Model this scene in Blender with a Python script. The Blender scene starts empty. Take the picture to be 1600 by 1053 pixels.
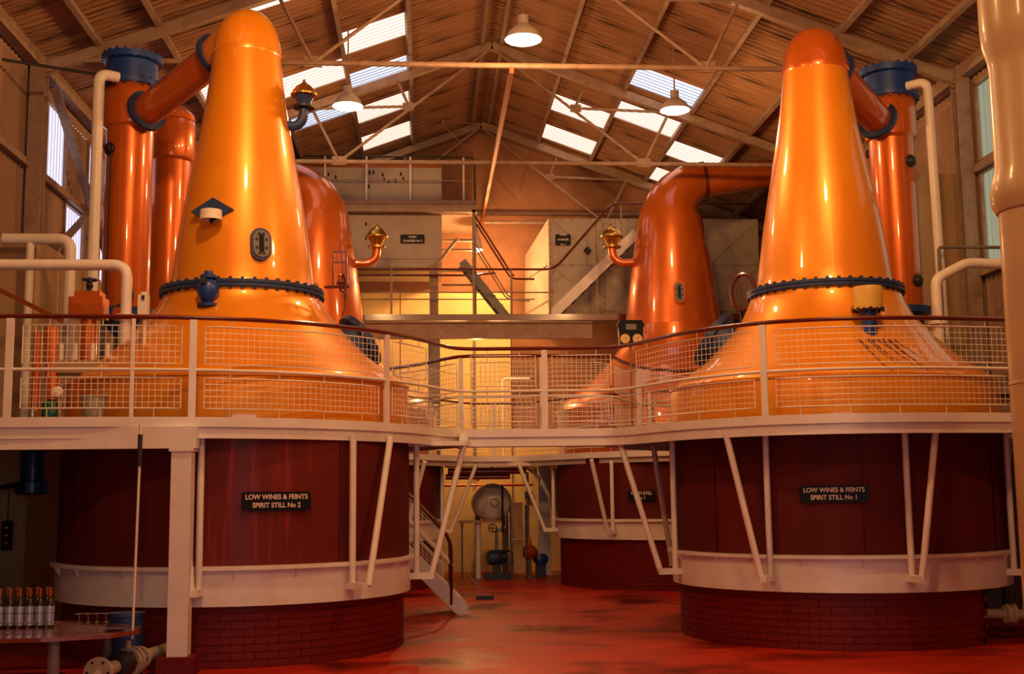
import bpy, math, random
from mathutils import Vector, Matrix
random.seed(7)
PI = math.pi
C = bpy.context.scene.collection
sc = bpy.context.scene

# ------------------------------------------------------------------ camera
def R(d): return math.radians(d)
EYE = 1.65
cam_d = bpy.data.cameras.new('camera'); cam_d.sensor_width = 36.0; cam_d.lens = 42.75
cam_d.clip_start = 0.05; cam_d.clip_end = 300
cam = bpy.data.objects.new('camera', cam_d); C.objects.link(cam); sc.camera = cam
yaw, pitch, roll = R(4.0), R(7.4), R(0.64)
fwd = Vector((math.sin(yaw)*math.cos(pitch), math.cos(yaw)*math.cos(pitch), math.sin(pitch)))
rgt0 = Vector((math.cos(yaw), -math.sin(yaw), 0)); up0 = rgt0.cross(fwd)
rgt = rgt0*math.cos(roll) - up0*math.sin(roll); up = rgt0*math.sin(roll) + up0*math.cos(roll)
cam.matrix_world = Matrix(((rgt.x, up.x, -fwd.x, 0), (rgt.y, up.y, -fwd.y, 0), (rgt.z, up.z, -fwd.z, EYE), (0, 0, 0, 1)))

# ------------------------------------------------------------------ world and exposure
w = bpy.data.worlds.new('overcast_sky'); sc.world = w; w.use_nodes = True
bg = w.node_tree.nodes['Background']; bg.inputs[0].default_value = (0.86, 0.90, 1.0, 1); bg.inputs[1].default_value = 2.6
sc.view_settings.view_transform = 'Standard'; sc.view_settings.look = 'None'
sc.view_settings.exposure = 0.0; sc.view_settings.gamma = 1.0; sc.view_settings.use_curve_mapping = False
sc.cycles.max_bounces = 7; sc.cycles.diffuse_bounces = 4; sc.cycles.glossy_bounces = 4
sc.cycles.transparent_max_bounces = 12; sc.cycles.caustics_reflective = False; sc.cycles.caustics_refractive = False
sc.cycles.sample_clamp_indirect = 4.0
SODIUM = (1.0, 0.52, 0.20)
LAMP_POWER = 88.0
# lamps of the hall: x, y, z, size, power factor (the last ones hang behind the camera)
LAMPS = [(1.27, 15.4, 7.62, 0.235, 0.85), (-1.27, 19.0, 7.86, 0.235, 0.55), (4.04, 19.0, 7.85, 0.235, 0.55),
         (-1.4, 10.2, 7.7, 0.235, 1.5), (4.3, 10.2, 7.7, 0.235, 1.5),
         (-1.4, 4.0, 7.7, 0.235, 1.3), (4.3, 4.0, 7.7, 0.235, 1.3)]
SMALL_LAMPS = [(1.03, 25.4, 6.83, 0.135, 0.8)]

# ------------------------------------------------------------------ materials
def lin(c):
    return tuple(((v/255.0)/12.92 if v/255.0 <= 0.04045 else ((v/255.0+0.055)/1.055)**2.4) for v in c) + (1.0,)
def material(name, col, rough=0.5, metal=0.0, coat=0.0, col2=None, scale=4.0, stretch=(1, 1, 1), lo=0.35, hi=0.7,
             bump=0.0, bscale=30.0, rvar=0.0, detail=6.0, coat_rough=0.06, col3=None, scale3=1.2):
    m = bpy.data.materials.new(name); m.use_nodes = True
    nt = m.node_tree; N = nt.nodes; L = nt.links; b = N['Principled BSDF']
    c = lin(col)
    b.inputs['Base Color'].default_value = c; b.inputs['Roughness'].default_value = rough
    b.inputs['Metallic'].default_value = metal; b.inputs['Coat Weight'].default_value = coat
    b.inputs['Coat Roughness'].default_value = coat_rough
    tc = N.new('ShaderNodeTexCoord'); mp = N.new('ShaderNodeMapping'); mp.inputs['Scale'].default_value = stretch
    L.new(tc.outputs['Object'], mp.inputs[0])
    if col2:
        n = N.new('ShaderNodeTexNoise'); n.inputs['Scale'].default_value = scale; n.inputs['Detail'].default_value = detail
        n.inputs['Roughness'].default_value = 0.65
        L.new(mp.outputs[0], n.inputs['Vector'])
        r = N.new('ShaderNodeValToRGB'); r.color_ramp.elements[0].position = lo; r.color_ramp.elements[1].position = hi
        r.color_ramp.elements[0].color = c; r.color_ramp.elements[1].color = lin(col2)
        L.new(n.outputs['Fac'], r.inputs[0]); out = r.outputs[0]
        if col3:
            n3 = N.new('ShaderNodeTexNoise'); n3.inputs['Scale'].default_value = scale3; n3.inputs['Detail'].default_value = 4
            L.new(tc.outputs['Object'], n3.inputs['Vector'])
            r3 = N.new('ShaderNodeValToRGB'); r3.color_ramp.elements[0].position = 0.5; r3.color_ramp.elements[1].position = 0.68
            r3.color_ramp.elements[0].color = (0, 0, 0, 1); r3.color_ramp.elements[1].color = (1, 1, 1, 1)
            L.new(n3.outputs['Fac'], r3.inputs[0])
            mx = N.new('ShaderNodeMix'); mx.data_type = 'RGBA'
            L.new(r3.outputs[0], mx.inputs['Factor']); L.new(out, mx.inputs['A']); mx.inputs['B'].default_value = lin(col3)
            out = mx.outputs['Result']
            if rvar:
                mr = N.new('ShaderNodeMapRange'); mr.inputs['To Min'].default_value = rough; mr.inputs['To Max'].default_value = max(0.03, rough-rvar)
                L.new(r3.outputs[0], mr.inputs[0]); L.new(mr.outputs[0], b.inputs['Roughness'])
        L.new(out, b.inputs['Base Color'])
    if bump:
        nb = N.new('ShaderNodeTexNoise'); nb.inputs['Scale'].default_value = bscale; nb.inputs['Detail'].default_value = 3
        L.new(mp.outputs[0], nb.inputs['Vector'])
        bp = N.new('ShaderNodeBump'); bp.inputs['Strength'].default_value = bump; bp.inputs['Distance'].default_value = 0.02
        L.new(nb.outputs['Fac'], bp.inputs['Height']); L.new(bp.outputs[0], b.inputs['Normal'])
    return m
def emitter(name, col, s):
    m = bpy.data.materials.new(name); m.use_nodes = True; nt = m.node_tree
    nt.nodes.remove(nt.nodes['Principled BSDF'])
    e = nt.nodes.new('ShaderNodeEmission'); e.inputs[0].default_value = (*col, 1); e.inputs[1].default_value = s
    nt.links.new(e.outputs[0], nt.nodes['Material Output'].inputs[0]); return m
def translucent(name, tint, through=0.6, stripes=True, axis='Y', period=0.14):
    m = bpy.data.materials.new(name); m.use_nodes = True; nt = m.node_tree; N = nt.nodes; L = nt.links
    N.remove(N['Principled BSDF'])
    tr = N.new('ShaderNodeBsdfTransparent'); tl = N.new('ShaderNodeBsdfTranslucent'); mx = N.new('ShaderNodeMixShader')
    tc = N.new('ShaderNodeTexCoord'); sp = N.new('ShaderNodeSeparateXYZ'); L.new(tc.outputs['Object'], sp.inputs[0])
    ml = N.new('ShaderNodeMath'); ml.operation = 'MULTIPLY'; ml.inputs[1].default_value = 2*PI/period
    L.new(sp.outputs[axis], ml.inputs[0])
    sn = N.new('ShaderNodeMath'); sn.operation = 'SINE'; L.new(ml.outputs[0], sn.inputs[0])
    rp = N.new('ShaderNodeValToRGB'); rp.color_ramp.elements[0].position = 0.0; rp.color_ramp.elements[1].position = 0.75
    mr = N.new('ShaderNodeMapRange'); mr.inputs['From Min'].default_value = -1; L.new(sn.outputs[0], mr.inputs[0])
    L.new(mr.outputs[0], rp.inputs[0])
    rp.color_ramp.elements[0].color = (tint[0]*0.62, tint[1]*0.52, tint[2]*0.48, 1); rp.color_ramp.elements[1].color = (*tint, 1)
    L.new(rp.outputs[0], tr.inputs[0]); L.new(rp.outputs[0], tl.inputs[0])
    mx.inputs[0].default_value = 1-through
    L.new(tr.outputs[0], mx.inputs[1]); L.new(tl.outputs[0], mx.inputs[2]); L.new(mx.outputs[0], N['Material Output'].inputs[0])
    return m

M = {}
M['floor'] = material('red_floor_paint', (184, 42, 8), 0.5, coat=0.12, col2=(146, 28, 6), scale=1.4, stretch=(0.7, 2.4, 1), col3=(70, 22, 14), scale3=0.75,
                      bump=0.10, bscale=9, rvar=0.30, coat_rough=0.12)
M['floor'].node_tree.nodes['Principled BSDF'].inputs['Specular IOR Level'].default_value = 0.25
M['copper'] = material('lacquered_copper', (244, 158, 20), 0.40, metal=0.30, coat=1.0, col2=(232, 134, 12), scale=2.2, stretch=(1, 1, 0.45), lo=0.3, hi=0.75, bump=0.10, bscale=3.0, coat_rough=0.05)
M['copper_dark'] = material('aged_copper', (214, 108, 20), 0.34, metal=0.4, coat=1.0, col2=(186, 80, 12), scale=2.0, stretch=(1, 1, 0.5), lo=0.3, hi=0.75, bump=0.08, bscale=3.0, coat_rough=0.05)
M['white'] = material('cream_white_paint', (230, 220, 208), 0.45, col2=(214, 202, 188), scale=3, bump=0.05, bscale=40, coat=0.2, coat_rough=0.3)
M['cream'] = material('cream_wall_paint', (222, 190, 122), 0.75, col2=(206, 172, 106), scale=1.2, bump=0.1, bscale=14)
M['beam'] = material('roof_steel_paint', (158, 130, 108), 0.6, col2=(128, 100, 80), scale=6)
M['sheet'] = material('weathered_roof_sheet', (164, 120, 84), 0.85, col2=(44, 26, 14), scale=3.0, stretch=(0.22, 7.0, 0.22), lo=0.50, hi=0.64, detail=8)
M['cladding'] = material('brown_wall_cladding', (146, 112, 88), 0.7, col2=(134, 100, 78), scale=2, stretch=(1, 3, 0.3))
M['rear_wall'] = material('rendered_gable', (158, 108, 74), 0.9, col2=(134, 88, 56), scale=1.3, bump=0.35, bscale=9, col3=(116, 76, 50), scale3=0.7)
M['drum'] = material('maroon_drum_paint', (96, 23, 17), 0.7, coat=0.0, col2=(78, 17, 13), scale=2.5, stretch=(1, 1, 0.25), coat_rough=0.2, bump=0.05, bscale=5)
M['drum_streaked'] = material('maroon_drum_paint_streaked', (100, 23, 16), 0.6, coat=0.04, col2=(164, 52, 26), scale=9, stretch=(1, 1, 0.05), lo=0.50, hi=0.74, coat_rough=0.15)
M['brick'] = material('red_painted_brick', (110, 15, 11), 0.6, col2=(92, 11, 9), scale=5, bump=0.3, bscale=25, coat=0.03, coat_rough=0.3)
M['mortar'] = material('red_painted_joint', (98, 13, 10), 0.7)
M['blue'] = material('blue_enamel', (8, 62, 140), 0.45, coat=0.2, col2=(6, 44, 106), scale=6, coat_rough=0.2)
M['dark_blue'] = material('dull_blue_enamel', (30, 58, 108), 0.5, coat=0.15, col2=(22, 42, 80), scale=6)
M['rail'] = material('dark_red_rail', (92, 24, 16), 0.28, coat=0.6, coat_rough=0.1)
M['dark'] = material('dark_paint', (30, 24, 24), 0.5)
M['black'] = material('sign_black', (8, 8, 14), 0.5); M['black'].node_tree.nodes['Principled BSDF'].inputs['Specular IOR Level'].default_value = 0.2
M['letter'] = material('sign_lettering', (236, 214, 196), 0.5)
M['brass'] = material('polished_brass', (196, 150, 60), 0.25, metal=0.9)
M['grey'] = material('grey_paint', (120, 112, 108), 0.5, col2=(96, 88, 84), scale=4)
M['stand'] = material('beige_pipe_gloss', (186, 150, 102), 0.42, coat=0.3, col2=(170, 136, 92), scale=1.5, coat_rough=0.15)
M['tank'] = material('white_tank_paint', (176, 158, 138), 0.55, col2=(156, 138, 118), scale=1.6, bump=0.05)
M['beige'] = material('beige_casing', (176, 142, 100), 0.7, col2=(158, 124, 84), scale=1.4)
M['yellow'] = material('faded_yellow_cover', (214, 176, 76), 0.5, col2=(196, 150, 60), scale=4)
M['bottle'] = material('dark_bottle_glass', (30, 22, 16), 0.12, coat=0.6)
M['label'] = material('silver_label', (170, 172, 190), 0.35, metal=0.4)
M['cap'] = material('copper_cap', (160, 88, 40), 0.35, metal=0.6)
M['glass'] = material('clear_glass', (220, 215, 210), 0.08); M['glass'].node_tree.nodes['Principled BSDF'].inputs['Transmission Weight'].default_value = 0.85
M['window_glass'] = M['glass']
M['wood'] = material('polished_table_top', (128, 62, 38), 0.22, coat=0.8, col2=(104, 44, 26), scale=3, stretch=(1, 5, 1))
M['rust'] = material('dark_drip_stain', (96, 48, 24), 0.6)
M['green'] = material('green_plastic', (20, 84, 66), 0.4)
M['steel'] = material('bare_steel', (150, 150, 156), 0.35, metal=0.8, col2=(110, 110, 118), scale=8)
M['shade'] = material('lamp_shade_enamel', (190, 176, 160), 0.5)
M['lens'] = emitter('lamp_lens', (1.0, 0.80, 0.62), 9.0)
M['skylight'] = translucent('translucent_roof_sheet', (0.90, 0.66, 0.46), 0.62, axis='Y')
M['sky_blue'] = translucent('clear_roof_sheet', (0.50, 0.50, 0.56), 0.75, axis='Y')
M['win_left'] = translucent('translucent_wall_sheet', (0.62, 0.56, 0.66), 0.5, axis='Y')
M['win_right'] = translucent('grimy_wall_sheet', (0.26, 0.27, 0.17), 0.4, axis='Y')

for k in ('drum', 'drum_streaked', 'brick', 'mortar'): M[k].node_tree.nodes['Principled BSDF'].inputs['Specular IOR Level'].default_value = 0.25

# ------------------------------------------------------------------ mesh builder
WL = {}          # world location of every empty or parent
def T(loc, rz=0.0, rx=0.0): return Matrix.Translation(loc) @ Matrix.Rotation(rz, 4, 'Z') @ Matrix.Rotation(rx, 4, 'X')
class MB:
    def __init__(s): s.v = []; s.f = []
    def add(s, vs, fs, mtx=None):
        o = len(s.v)
        s.v += [tuple(mtx @ Vector(p)) if mtx else tuple(p) for p in vs]
        s.f += [tuple(i+o for i in f) for f in fs]; return s
    def box(s, a, b, mtx=None):
        x0, y0, z0 = a; x1, y1, z1 = b
        return s.add([(x0,y0,z0),(x1,y0,z0),(x1,y1,z0),(x0,y1,z0),(x0,y0,z1),(x1,y0,z1),(x1,y1,z1),(x0,y1,z1)],
                     [(0,3,2,1),(4,5,6,7),(0,1,5,4),(1,2,6,5),(2,3,7,6),(3,0,4,7)], mtx)
    def cbox(s, c, d, mtx=None):
        return s.box([c[i]-d[i]/2 for i in range(3)], [c[i]+d[i]/2 for i in range(3)], mtx)
    def beam(s, p, q, w_, h_, upv=(0, 0, 1)):
        p, q = Vector(p), Vector(q); d = (q-p).normalized(); u = Vector(upv)
        if abs(d.dot(u)) > 0.98: u = Vector((0, 1, 0))
        sd = d.cross(u).normalized(); uu = sd.cross(d)
        vs = []
        for e in (p, q):
            for a, b in ((-1,-1),(1,-1),(1,1),(-1,1)): vs.append(e + sd*a*w_/2 + uu*b*h_/2)
        return s.add(vs, [(0,1,2,3),(7,6,5,4),(0,4,5,1),(1,5,6,2),(2,6,7,3),(3,7,4,0)])
    def tube(s, path, r, n=10, closed=False, caps=True):
        P = [Vector(p) for p in path]; k = len(P); rs = r if isinstance(r, (list, tuple)) else [r]*k
        def tan(i):
            if closed: return (P[(i+1) % k]-P[i-1]).normalized()
            if i == 0: return (P[1]-P[0]).normalized()
            if i == k-1: return (P[-1]-P[-2]).normalized()
            a = (P[i]-P[i-1]).normalized(); b = (P[i+1]-P[i]).normalized(); t = a+b
            return t.normalized() if t.length > 1e-6 else b
        t = tan(0); u = Vector((0, 0, 1))
        if abs(t.dot(u)) > 0.9: u = Vector((1, 0, 0))
        u = (u - t*u.dot(t)).normalized(); vs = []
        for i in range(k):
            t = tan(i); u = (u - t*u.dot(t)).normalized(); w_ = t.cross(u)
            sc_ = 1.0
            if 0 < i < k-1 and not closed:
                cs = (P[i]-P[i-1]).normalized().dot((P[i+1]-P[i]).normalized()); sc_ = 1/max(0.75, math.sqrt(max(0.0, (1+cs)/2)))
            for j in range(n):
                a = 2*PI*j/n; vs.append(P[i] + (u*math.cos(a) + w_*math.sin(a))*rs[i]*(sc_ if False else 1))
        fs = []
        for i in range(k if closed else k-1):
            for j in range(n):
                a = i*n+j; b = i*n+(j+1) % n; c = ((i+1) % k)*n+(j+1) % n; d = ((i+1) % k)*n+j; fs.append((a, b, c, d))
        if caps and not closed: fs.append(tuple(range(n))[::-1]); fs.append(tuple((k-1)*n+j for j in range(n)))
        return s.add(vs, fs)
    def lathe(s, prof, mtx=None, n=48, a0=0.0, a1=2*PI):
        full = abs(a1-a0-2*PI) < 1e-6; m = n if full else n+1; vs = []; fs = []
        for r, z in prof:
            for j in range(m):
                a = a0+(a1-a0)*j/n; vs.append((r*math.cos(a), r*math.sin(a), z))
        for i in range(len(prof)-1):
            for j in range(n):
                j2 = (j+1) % m if full else j+1
                fs.append((i*m+j, i*m+j2, (i+1)*m+j2, (i+1)*m+j))
        return s.add(vs, fs, mtx)
    def prism(s, poly, z0, z1, mtx=None):
        n = len(poly); vs = [(x, y, z0) for x, y in poly]+[(x, y, z1) for x, y in poly]
        fs = [tuple(range(n))[::-1], tuple(range(n, 2*n))]+[(i, (i+1) % n, n+(i+1) % n, n+i) for i in range(n)]
        return s.add(vs, fs, mtx)
    def build(s, name, mat, parent=None, smooth=False, kind=None):
        off = Vector(WL.get(parent.name, (0, 0, 0))) if parent else Vector((0, 0, 0))
        me = bpy.data.meshes.new(name); me.from_pydata([tuple(Vector(p)-off) for p in s.v], [], s.f)
        me.materials.append(M[mat] if isinstance(mat, str) else mat)
        if smooth:
            for p in me.polygons: p.use_smooth = True
            me.set_sharp_from_angle(angle=R(38))
        me.update()
        o = bpy.data.objects.new(name, me); C.objects.link(o)
        if parent: o.parent = parent; WL[o.name] = tuple(off)
        if kind: o['kind'] = kind
        return o
def tag(o, label, cat, group=None):
    o['label'] = label; o['category'] = cat
    if group: o['group'] = group
    return o
def thing(name, loc, label, cat, group=None):
    o = bpy.data.objects.new(name, None); o.empty_display_size = 0.1; C.objects.link(o); o.location = loc; WL[o.name] = tuple(loc)
    return tag(o, label, cat, group)
def alone(mb, name, mat, base, label, cat, group=None, smooth=False):
    """a thing that is one mesh, with its origin at base"""
    mb.v = [tuple(Vector(p)-Vector(base)) for p in mb.v]
    o = mb.build(name, mat, None, smooth); o.location = base; WL[o.name] = tuple(base)
    return tag(o, label, cat, group)
def struct(o): o['kind'] = 'structure'; return o
def smooth_path(pts, step=6):
    P = [Vector(p) for p in pts]; out = []
    for i in range(len(P)-1):
        p0 = P[max(0, i-1)]; p1 = P[i]; p2 = P[i+1]; p3 = P[min(len(P)-1, i+2)]
        for k in range(step):
            t = k/step
            out.append(0.5*((2*p1)+(p2-p0)*t+(2*p0-5*p1+4*p2-p3)*t*t+(3*p1-p0-3*p2+p3)*t**3))
    out.append(P[-1]); return out
def arc_pts(c, r, a0, a1, n, z): return [(c[0]+r*math.cos(a0+(a1-a0)*i/n), c[1]+r*math.sin(a0+(a1-a0)*i/n), z) for i in range(n+1)]
def bend(pts, r=0.12, n=6):
    """round the corners of a polyline"""
    P = [Vector(p) for p in pts]; out = [P[0]]
    for i in range(1, len(P)-1):
        a, b, c = P[i-1], P[i], P[i+1]; d1 = (a-b); d2 = (c-b); rr = min(r, d1.length*0.49, d2.length*0.49)
        p = b+d1.normalized()*rr; q = b+d2.normalized()*rr
        for k in range(n+1):
            t = k/n; out.append((p*(1-t)**2)+(b*2*t*(1-t))+(q*t*t))
    out.append(P[-1]); return out
def axis_to(d, loc):
    """matrix whose z axis runs along d, at loc"""
    return Matrix.Translation(loc) @ Vector(d).to_track_quat('Z', 'Y').to_matrix().to_4x4()

# ------------------------------------------------------------------ the hall
X0, X1, XR = -5.5, 7.9, 1.2          # side walls and ridge
Y0, Y1 = -3.0, 26.95
ZE, ZR = 7.7, 10.15
KL = (ZR-ZE)/(XR-X0); KR = (ZR-ZE)/(X1-XR)
def roofz(x): return ZE+KL*(x-X0) if x < XR else ZR-KR*(x-XR)

b = MB(); b.box((X0-0.3, Y0-0.3, -0.2), (X1+0.3, Y1+0.3, 0.0)); struct(b.build('floor', 'floor'))
# rear gable wall, with its eaves profile
b = MB(); g = [(X0-0.2, 0), (X1+0.2, 0), (X1+0.2, roofz(X1)), (XR, ZR), (X0-0.2, roofz(X0))]
n = len(g); b.v = [(x, Y1, z) for x, z in g]+[(x, Y1+0.2, z) for x, z in g]
b.f = [tuple(range(n)), tuple(range(n, 2*n))[::-1]]+[(i, n+i, n+(i+1) % n, (i+1) % n) for i in range(n)]
wr = struct(b.build('wall_rear', 'rear_wall'))
b = MB(); yf = Y0-0.2
b.v = [(X0-0.2, yf, 0), (-1.2, yf, 0), (-1.2, yf, 4.2), (3.4, yf, 4.2), (3.4, yf, 0), (X1+0.2, yf, 0), (X1+0.2, yf, roofz(X1)), (XR, yf, ZR), (X0-0.2, yf, roofz(X0))]
b.f = [(0, 1, 2, 8), (2, 3, 7), (2, 7, 8), (3, 4, 5, 6), (3, 6, 7)]
wf = struct(b.build('wall_front', 'rear_wall'))
# cream painted lower dado and brick pier lines on the rear wall
b = MB(); b.box((-0.6, Y1-0.05, 0.0), (1.85, Y1-0.005, 6.15)); b.build('plaster_panel', 'cream', wr)
b = MB(); b.box((-5.3, Y1-0.05, 0.0), (-0.62, Y1-0.005, 6.15)); b.build('plaster_panel', 'cream', wr)
b = MB(); b.box((1.87, Y1-0.05, 0.0), (7.7, Y1-0.005, 3.0)); b.build('plaster_panel', 'cream', wr)

PITCH = 0.14
def corrugated(along, run, width, amp=0.022, pitch=PITCH, per=6):
    """sheet in the local frame: waves repeat along y, run along x; returns verts, faces"""
    n_ = max(2, int(round(along/pitch))*per); vs = []; fs = []
    for k in range(n_+1):
        y = along*k/n_; z = amp*math.cos(2*PI*y/pitch)
        vs += [(0, y, z), (run, y, z)]
    for k in range(n_): fs.append((2*k, 2*k+1, 2*k+3, 2*k+2))
    return vs, fs
def sheet_mesh(name, along, run, mat):
    vs, fs = corrugated(along, run, 0); me = bpy.data.meshes.new(name); me.from_pydata(vs, [], fs)
    me.materials.append(M[mat])
    for p in me.polygons: p.use_smooth = True
    return me
ceil = bpy.data.objects.new('ceiling', None); C.objects.link(ceil); ceil['kind'] = 'structure'; WL[ceil.name] = (0, 0, 0)
LB = [-5.65, -4.55, -3.75, -2.6, -1.42, -0.32, 1.22]
RB = [1.18, 2.52, 3.68, 4.92, 6.0, 7.0, 8.05]
SW = 0.98
def sheets(x0, x1, off, lights, blue=()):
    """one band of sheets between two purlins, from the wall to the camera's end"""
    run = math.hypot(x1-x0, roofz(x1)-roofz(x0))*1.012; ang = -math.atan2(roofz(x1)-roofz(x0), x1-x0)
    ms = sheet_mesh('roof_sheet', SW*1.0, run, 'sheet'); ml = sheet_mesh('skylight_sheet', SW, run, 'skylight'); mb_ = sheet_mesh('skylight_sheet', SW, run, 'sky_blue')
    y = off
    while y > 12.6: y -= SW
    bands = []
    while y < Y1:
        c_ = y+SW/2; kind_ = 'roof_sheet'; me = ms
        for (a, bb) in lights:
            if a <= c_ <= bb: kind_ = 'skylight_sheet'; me = ml
        for (a, bb) in blue:
            if a <= c_ <= bb: kind_ = 'skylight_sheet'; me = mb_
        o = bpy.data.objects.new(kind_, me); C.objects.link(o); o.parent = ceil
        o.location = (x0, y, roofz(x0)+random.uniform(-0.006, 0.006)); o.rotation_euler = (0, ang, 0)
        y += SW
    y = off
    while y > 12.6: y -= SW
    vs, fs = corrugated(y-Y0+0.2, run, 0, per=4)
    m_ = T((x0, Y0-0.2, roofz(x0))) @ Matrix.Rotation(ang, 4, 'Y'); mb = MB(); mb.add(vs, fs, m_)
    far_sheets.append(mb)
far_sheets = []
sheets(LB[0], LB[1], 19.35, [])
sheets(LB[1], LB[2], 19.35, [])
sheets(LB[2], LB[3], 19.55, [(19.5, 20.6)])
sheets(LB[3], LB[4], 20.42, [(20.4, 21.5), (16.4, 17.6)], [(22.4, 23.4)])
sheets(LB[4], LB[5], 19.33, [(19.2, 20.3), (23.2, 24.2), (25.3, 26.3)], [(21.2, 22.3)])
sheets(LB[5], LB[6], 19.35, [])
sheets(RB[0], RB[1], 23.56, [])
sheets(RB[1], RB[2], 23.56, [(23.5, 24.6), (25.4, 26.6)])
sheets(RB[2], RB[3], 22.64, [(22.6, 23.7)], [(20.5, 21.6)])
sheets(RB[3], RB[4], 23.74, [(23.7, 24.8), (25.6, 26.7)])
sheets(RB[4], RB[5], 23.56, [])
sheets(RB[5], RB[6], 23.56, [])
b = MB()
for q in far_sheets: b.add(q.v, q.f)
b.build('roof_sheeting', 'sheet', ceil, smooth=True, kind='stuff')
b = MB(); b.box((XR-0.25, Y0, ZR+0.04), (XR+0.25, Y1, ZR+0.07)); b.build('ridge_cap', 'sheet', ceil)

# side walls: corrugated cladding with translucent panels between the rails
def side_wall(x, name, openings, mat='cladding'):
    """openings: (y0, y1, z0, z1); cladding is built around them in horizontal rows"""
    root = bpy.data.objects.new(name, None); C.objects.link(root); root['kind'] = 'structure'; WL[root.name] = (0, 0, 0)
    zs = sorted({0.0, ZE} | {o[2] for o in openings} | {o[3] for o in openings}); mb = MB()
    for z0, z1 in zip(zs[:-1], zs[1:]):
        cuts = sorted([(o[0], o[1]) for o in openings if o[2] <= z0+0.01 and o[3] >= z1-0.01]); y = Y0
        for a, bb in cuts+[(Y1, Y1)]:
            if a-y > 0.05:
                vs, fs = corrugated(a-y, z1-z0, 0, per=4)
                mtx = Matrix.Translation((x, y, z0)) @ Matrix.Rotation(-PI/2, 4, 'Y'); mb.add(vs, fs, mtx)
            y = bb
    mb.build('wall_cladding', mat, root, smooth=True)
    return root
wins_l = [(17.45, 18.45, 6.25, 7.42), (19.6, 20.55, 6.25, 7.42), (21.7, 22.65, 6.25, 7.42), (18.45, 19.5, 4.85, 6.15), (20.4, 21.4, 4.85, 6.15)]
wins_r = [(15.0, 16.44, 6.3, 7.45), (15.0, 16.44, 4.75, 6.15), (12.9, 14.0, 6.3, 7.42)]
wl_ = side_wall(X0, 'wall_left', wins_l); wrt = side_wall(X1, 'wall_right', wins_r)
def wall_window(i, x, o, mat, sx):
    y0, y1, z0, z1 = o
    r = bpy.data.objects.new('window_%d' % i, None); C.objects.link(r); r.location = (x, y0, z0); r['kind'] = 'structure'; WL[r.name] = (x, y0, z0)
    f = MB()
    for p, q in (((x, y0, z0), (x, y1, z0)), ((x, y0, z1), (x, y1, z1)), ((x, y0, z0), (x, y0, z1)), ((x, y1, z0), (x, y1, z1))):
        f.beam(p, q, 0.06, 0.06)
    f.build('window_frame', 'beam', r)
    vs, fs = corrugated(y1-y0, z1-z0, 0); mb = MB(); mb.add(vs, fs, Matrix.Translation((x-sx*0.03, y0, z0)) @ Matrix.Rotation(-PI/2, 4, 'Y'))
    mb.build('translucent_pane', mat, r, smooth=True)
for i, o in enumerate(wins_l): wall_window(i+1, X0, o, 'win_left', 1)
for i, o in enumerate(wins_r): wall_window(i+6, X1, o, 'win_right', -1)

# purlins, sheeting rails, eaves beams
frame = bpy.data.objects.new('trim_1', None); C.objects.link(frame); frame['kind'] = 'structure'; WL[frame.name] = (0, 0, 0)
for x in LB[1:-1]+[1.0]:
    b = MB(); b.beam((x, Y0, roofz(x)-0.10), (x, Y1, roofz(x)-0.10), 0.07, 0.14, (-math.sin(math.atan(KL)), 0, 1)); b.build('purlin', 'beam', frame)
for x in RB[1:-1]+[1.4]:
    b = MB(); b.beam((x, Y0, roofz(x)-0.10), (x, Y1, roofz(x)-0.10), 0.07, 0.14, (math.sin(math.atan(KR)), 0, 1)); b.build('purlin', 'beam', frame)
for x, s in ((X0, 1), (X1, -1)):
    b = MB(); b.box((x+0.04*s, Y0, ZE-0.12), (x+0.20*s, Y1, ZE+0.08)); b.build('eaves_beam', 'beam', frame)
    for z in (6.20, 4.70, 3.0): b = MB(); b.box((x+0.03*s, Y0, z-0.05), (x+0.10*s, Y1, z+0.05)); b.build('sheeting_rail', 'beam', frame)
cols = [(-3+5.1*k+0.0) for k in range(0)]
for k, y in enumerate((1.3, 6.4, 11.5, 16.6, 21.7, 26.7)):
    for x, s in ((X0, 1), (X1, -1)):
        c_ = MB(); xc = x+0.16*s
        c_.box((xc-0.10, y-0.10, 0), (xc+0.10, y-0.085, ZE)); c_.box((xc-0.10, y+0.085, 0), (xc+0.10, y+0.10, ZE)); c_.box((xc-0.01, y-0.09, 0), (xc+0.01, y+0.09, ZE))
        c_.build('wall_column', 'beam', frame)

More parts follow.
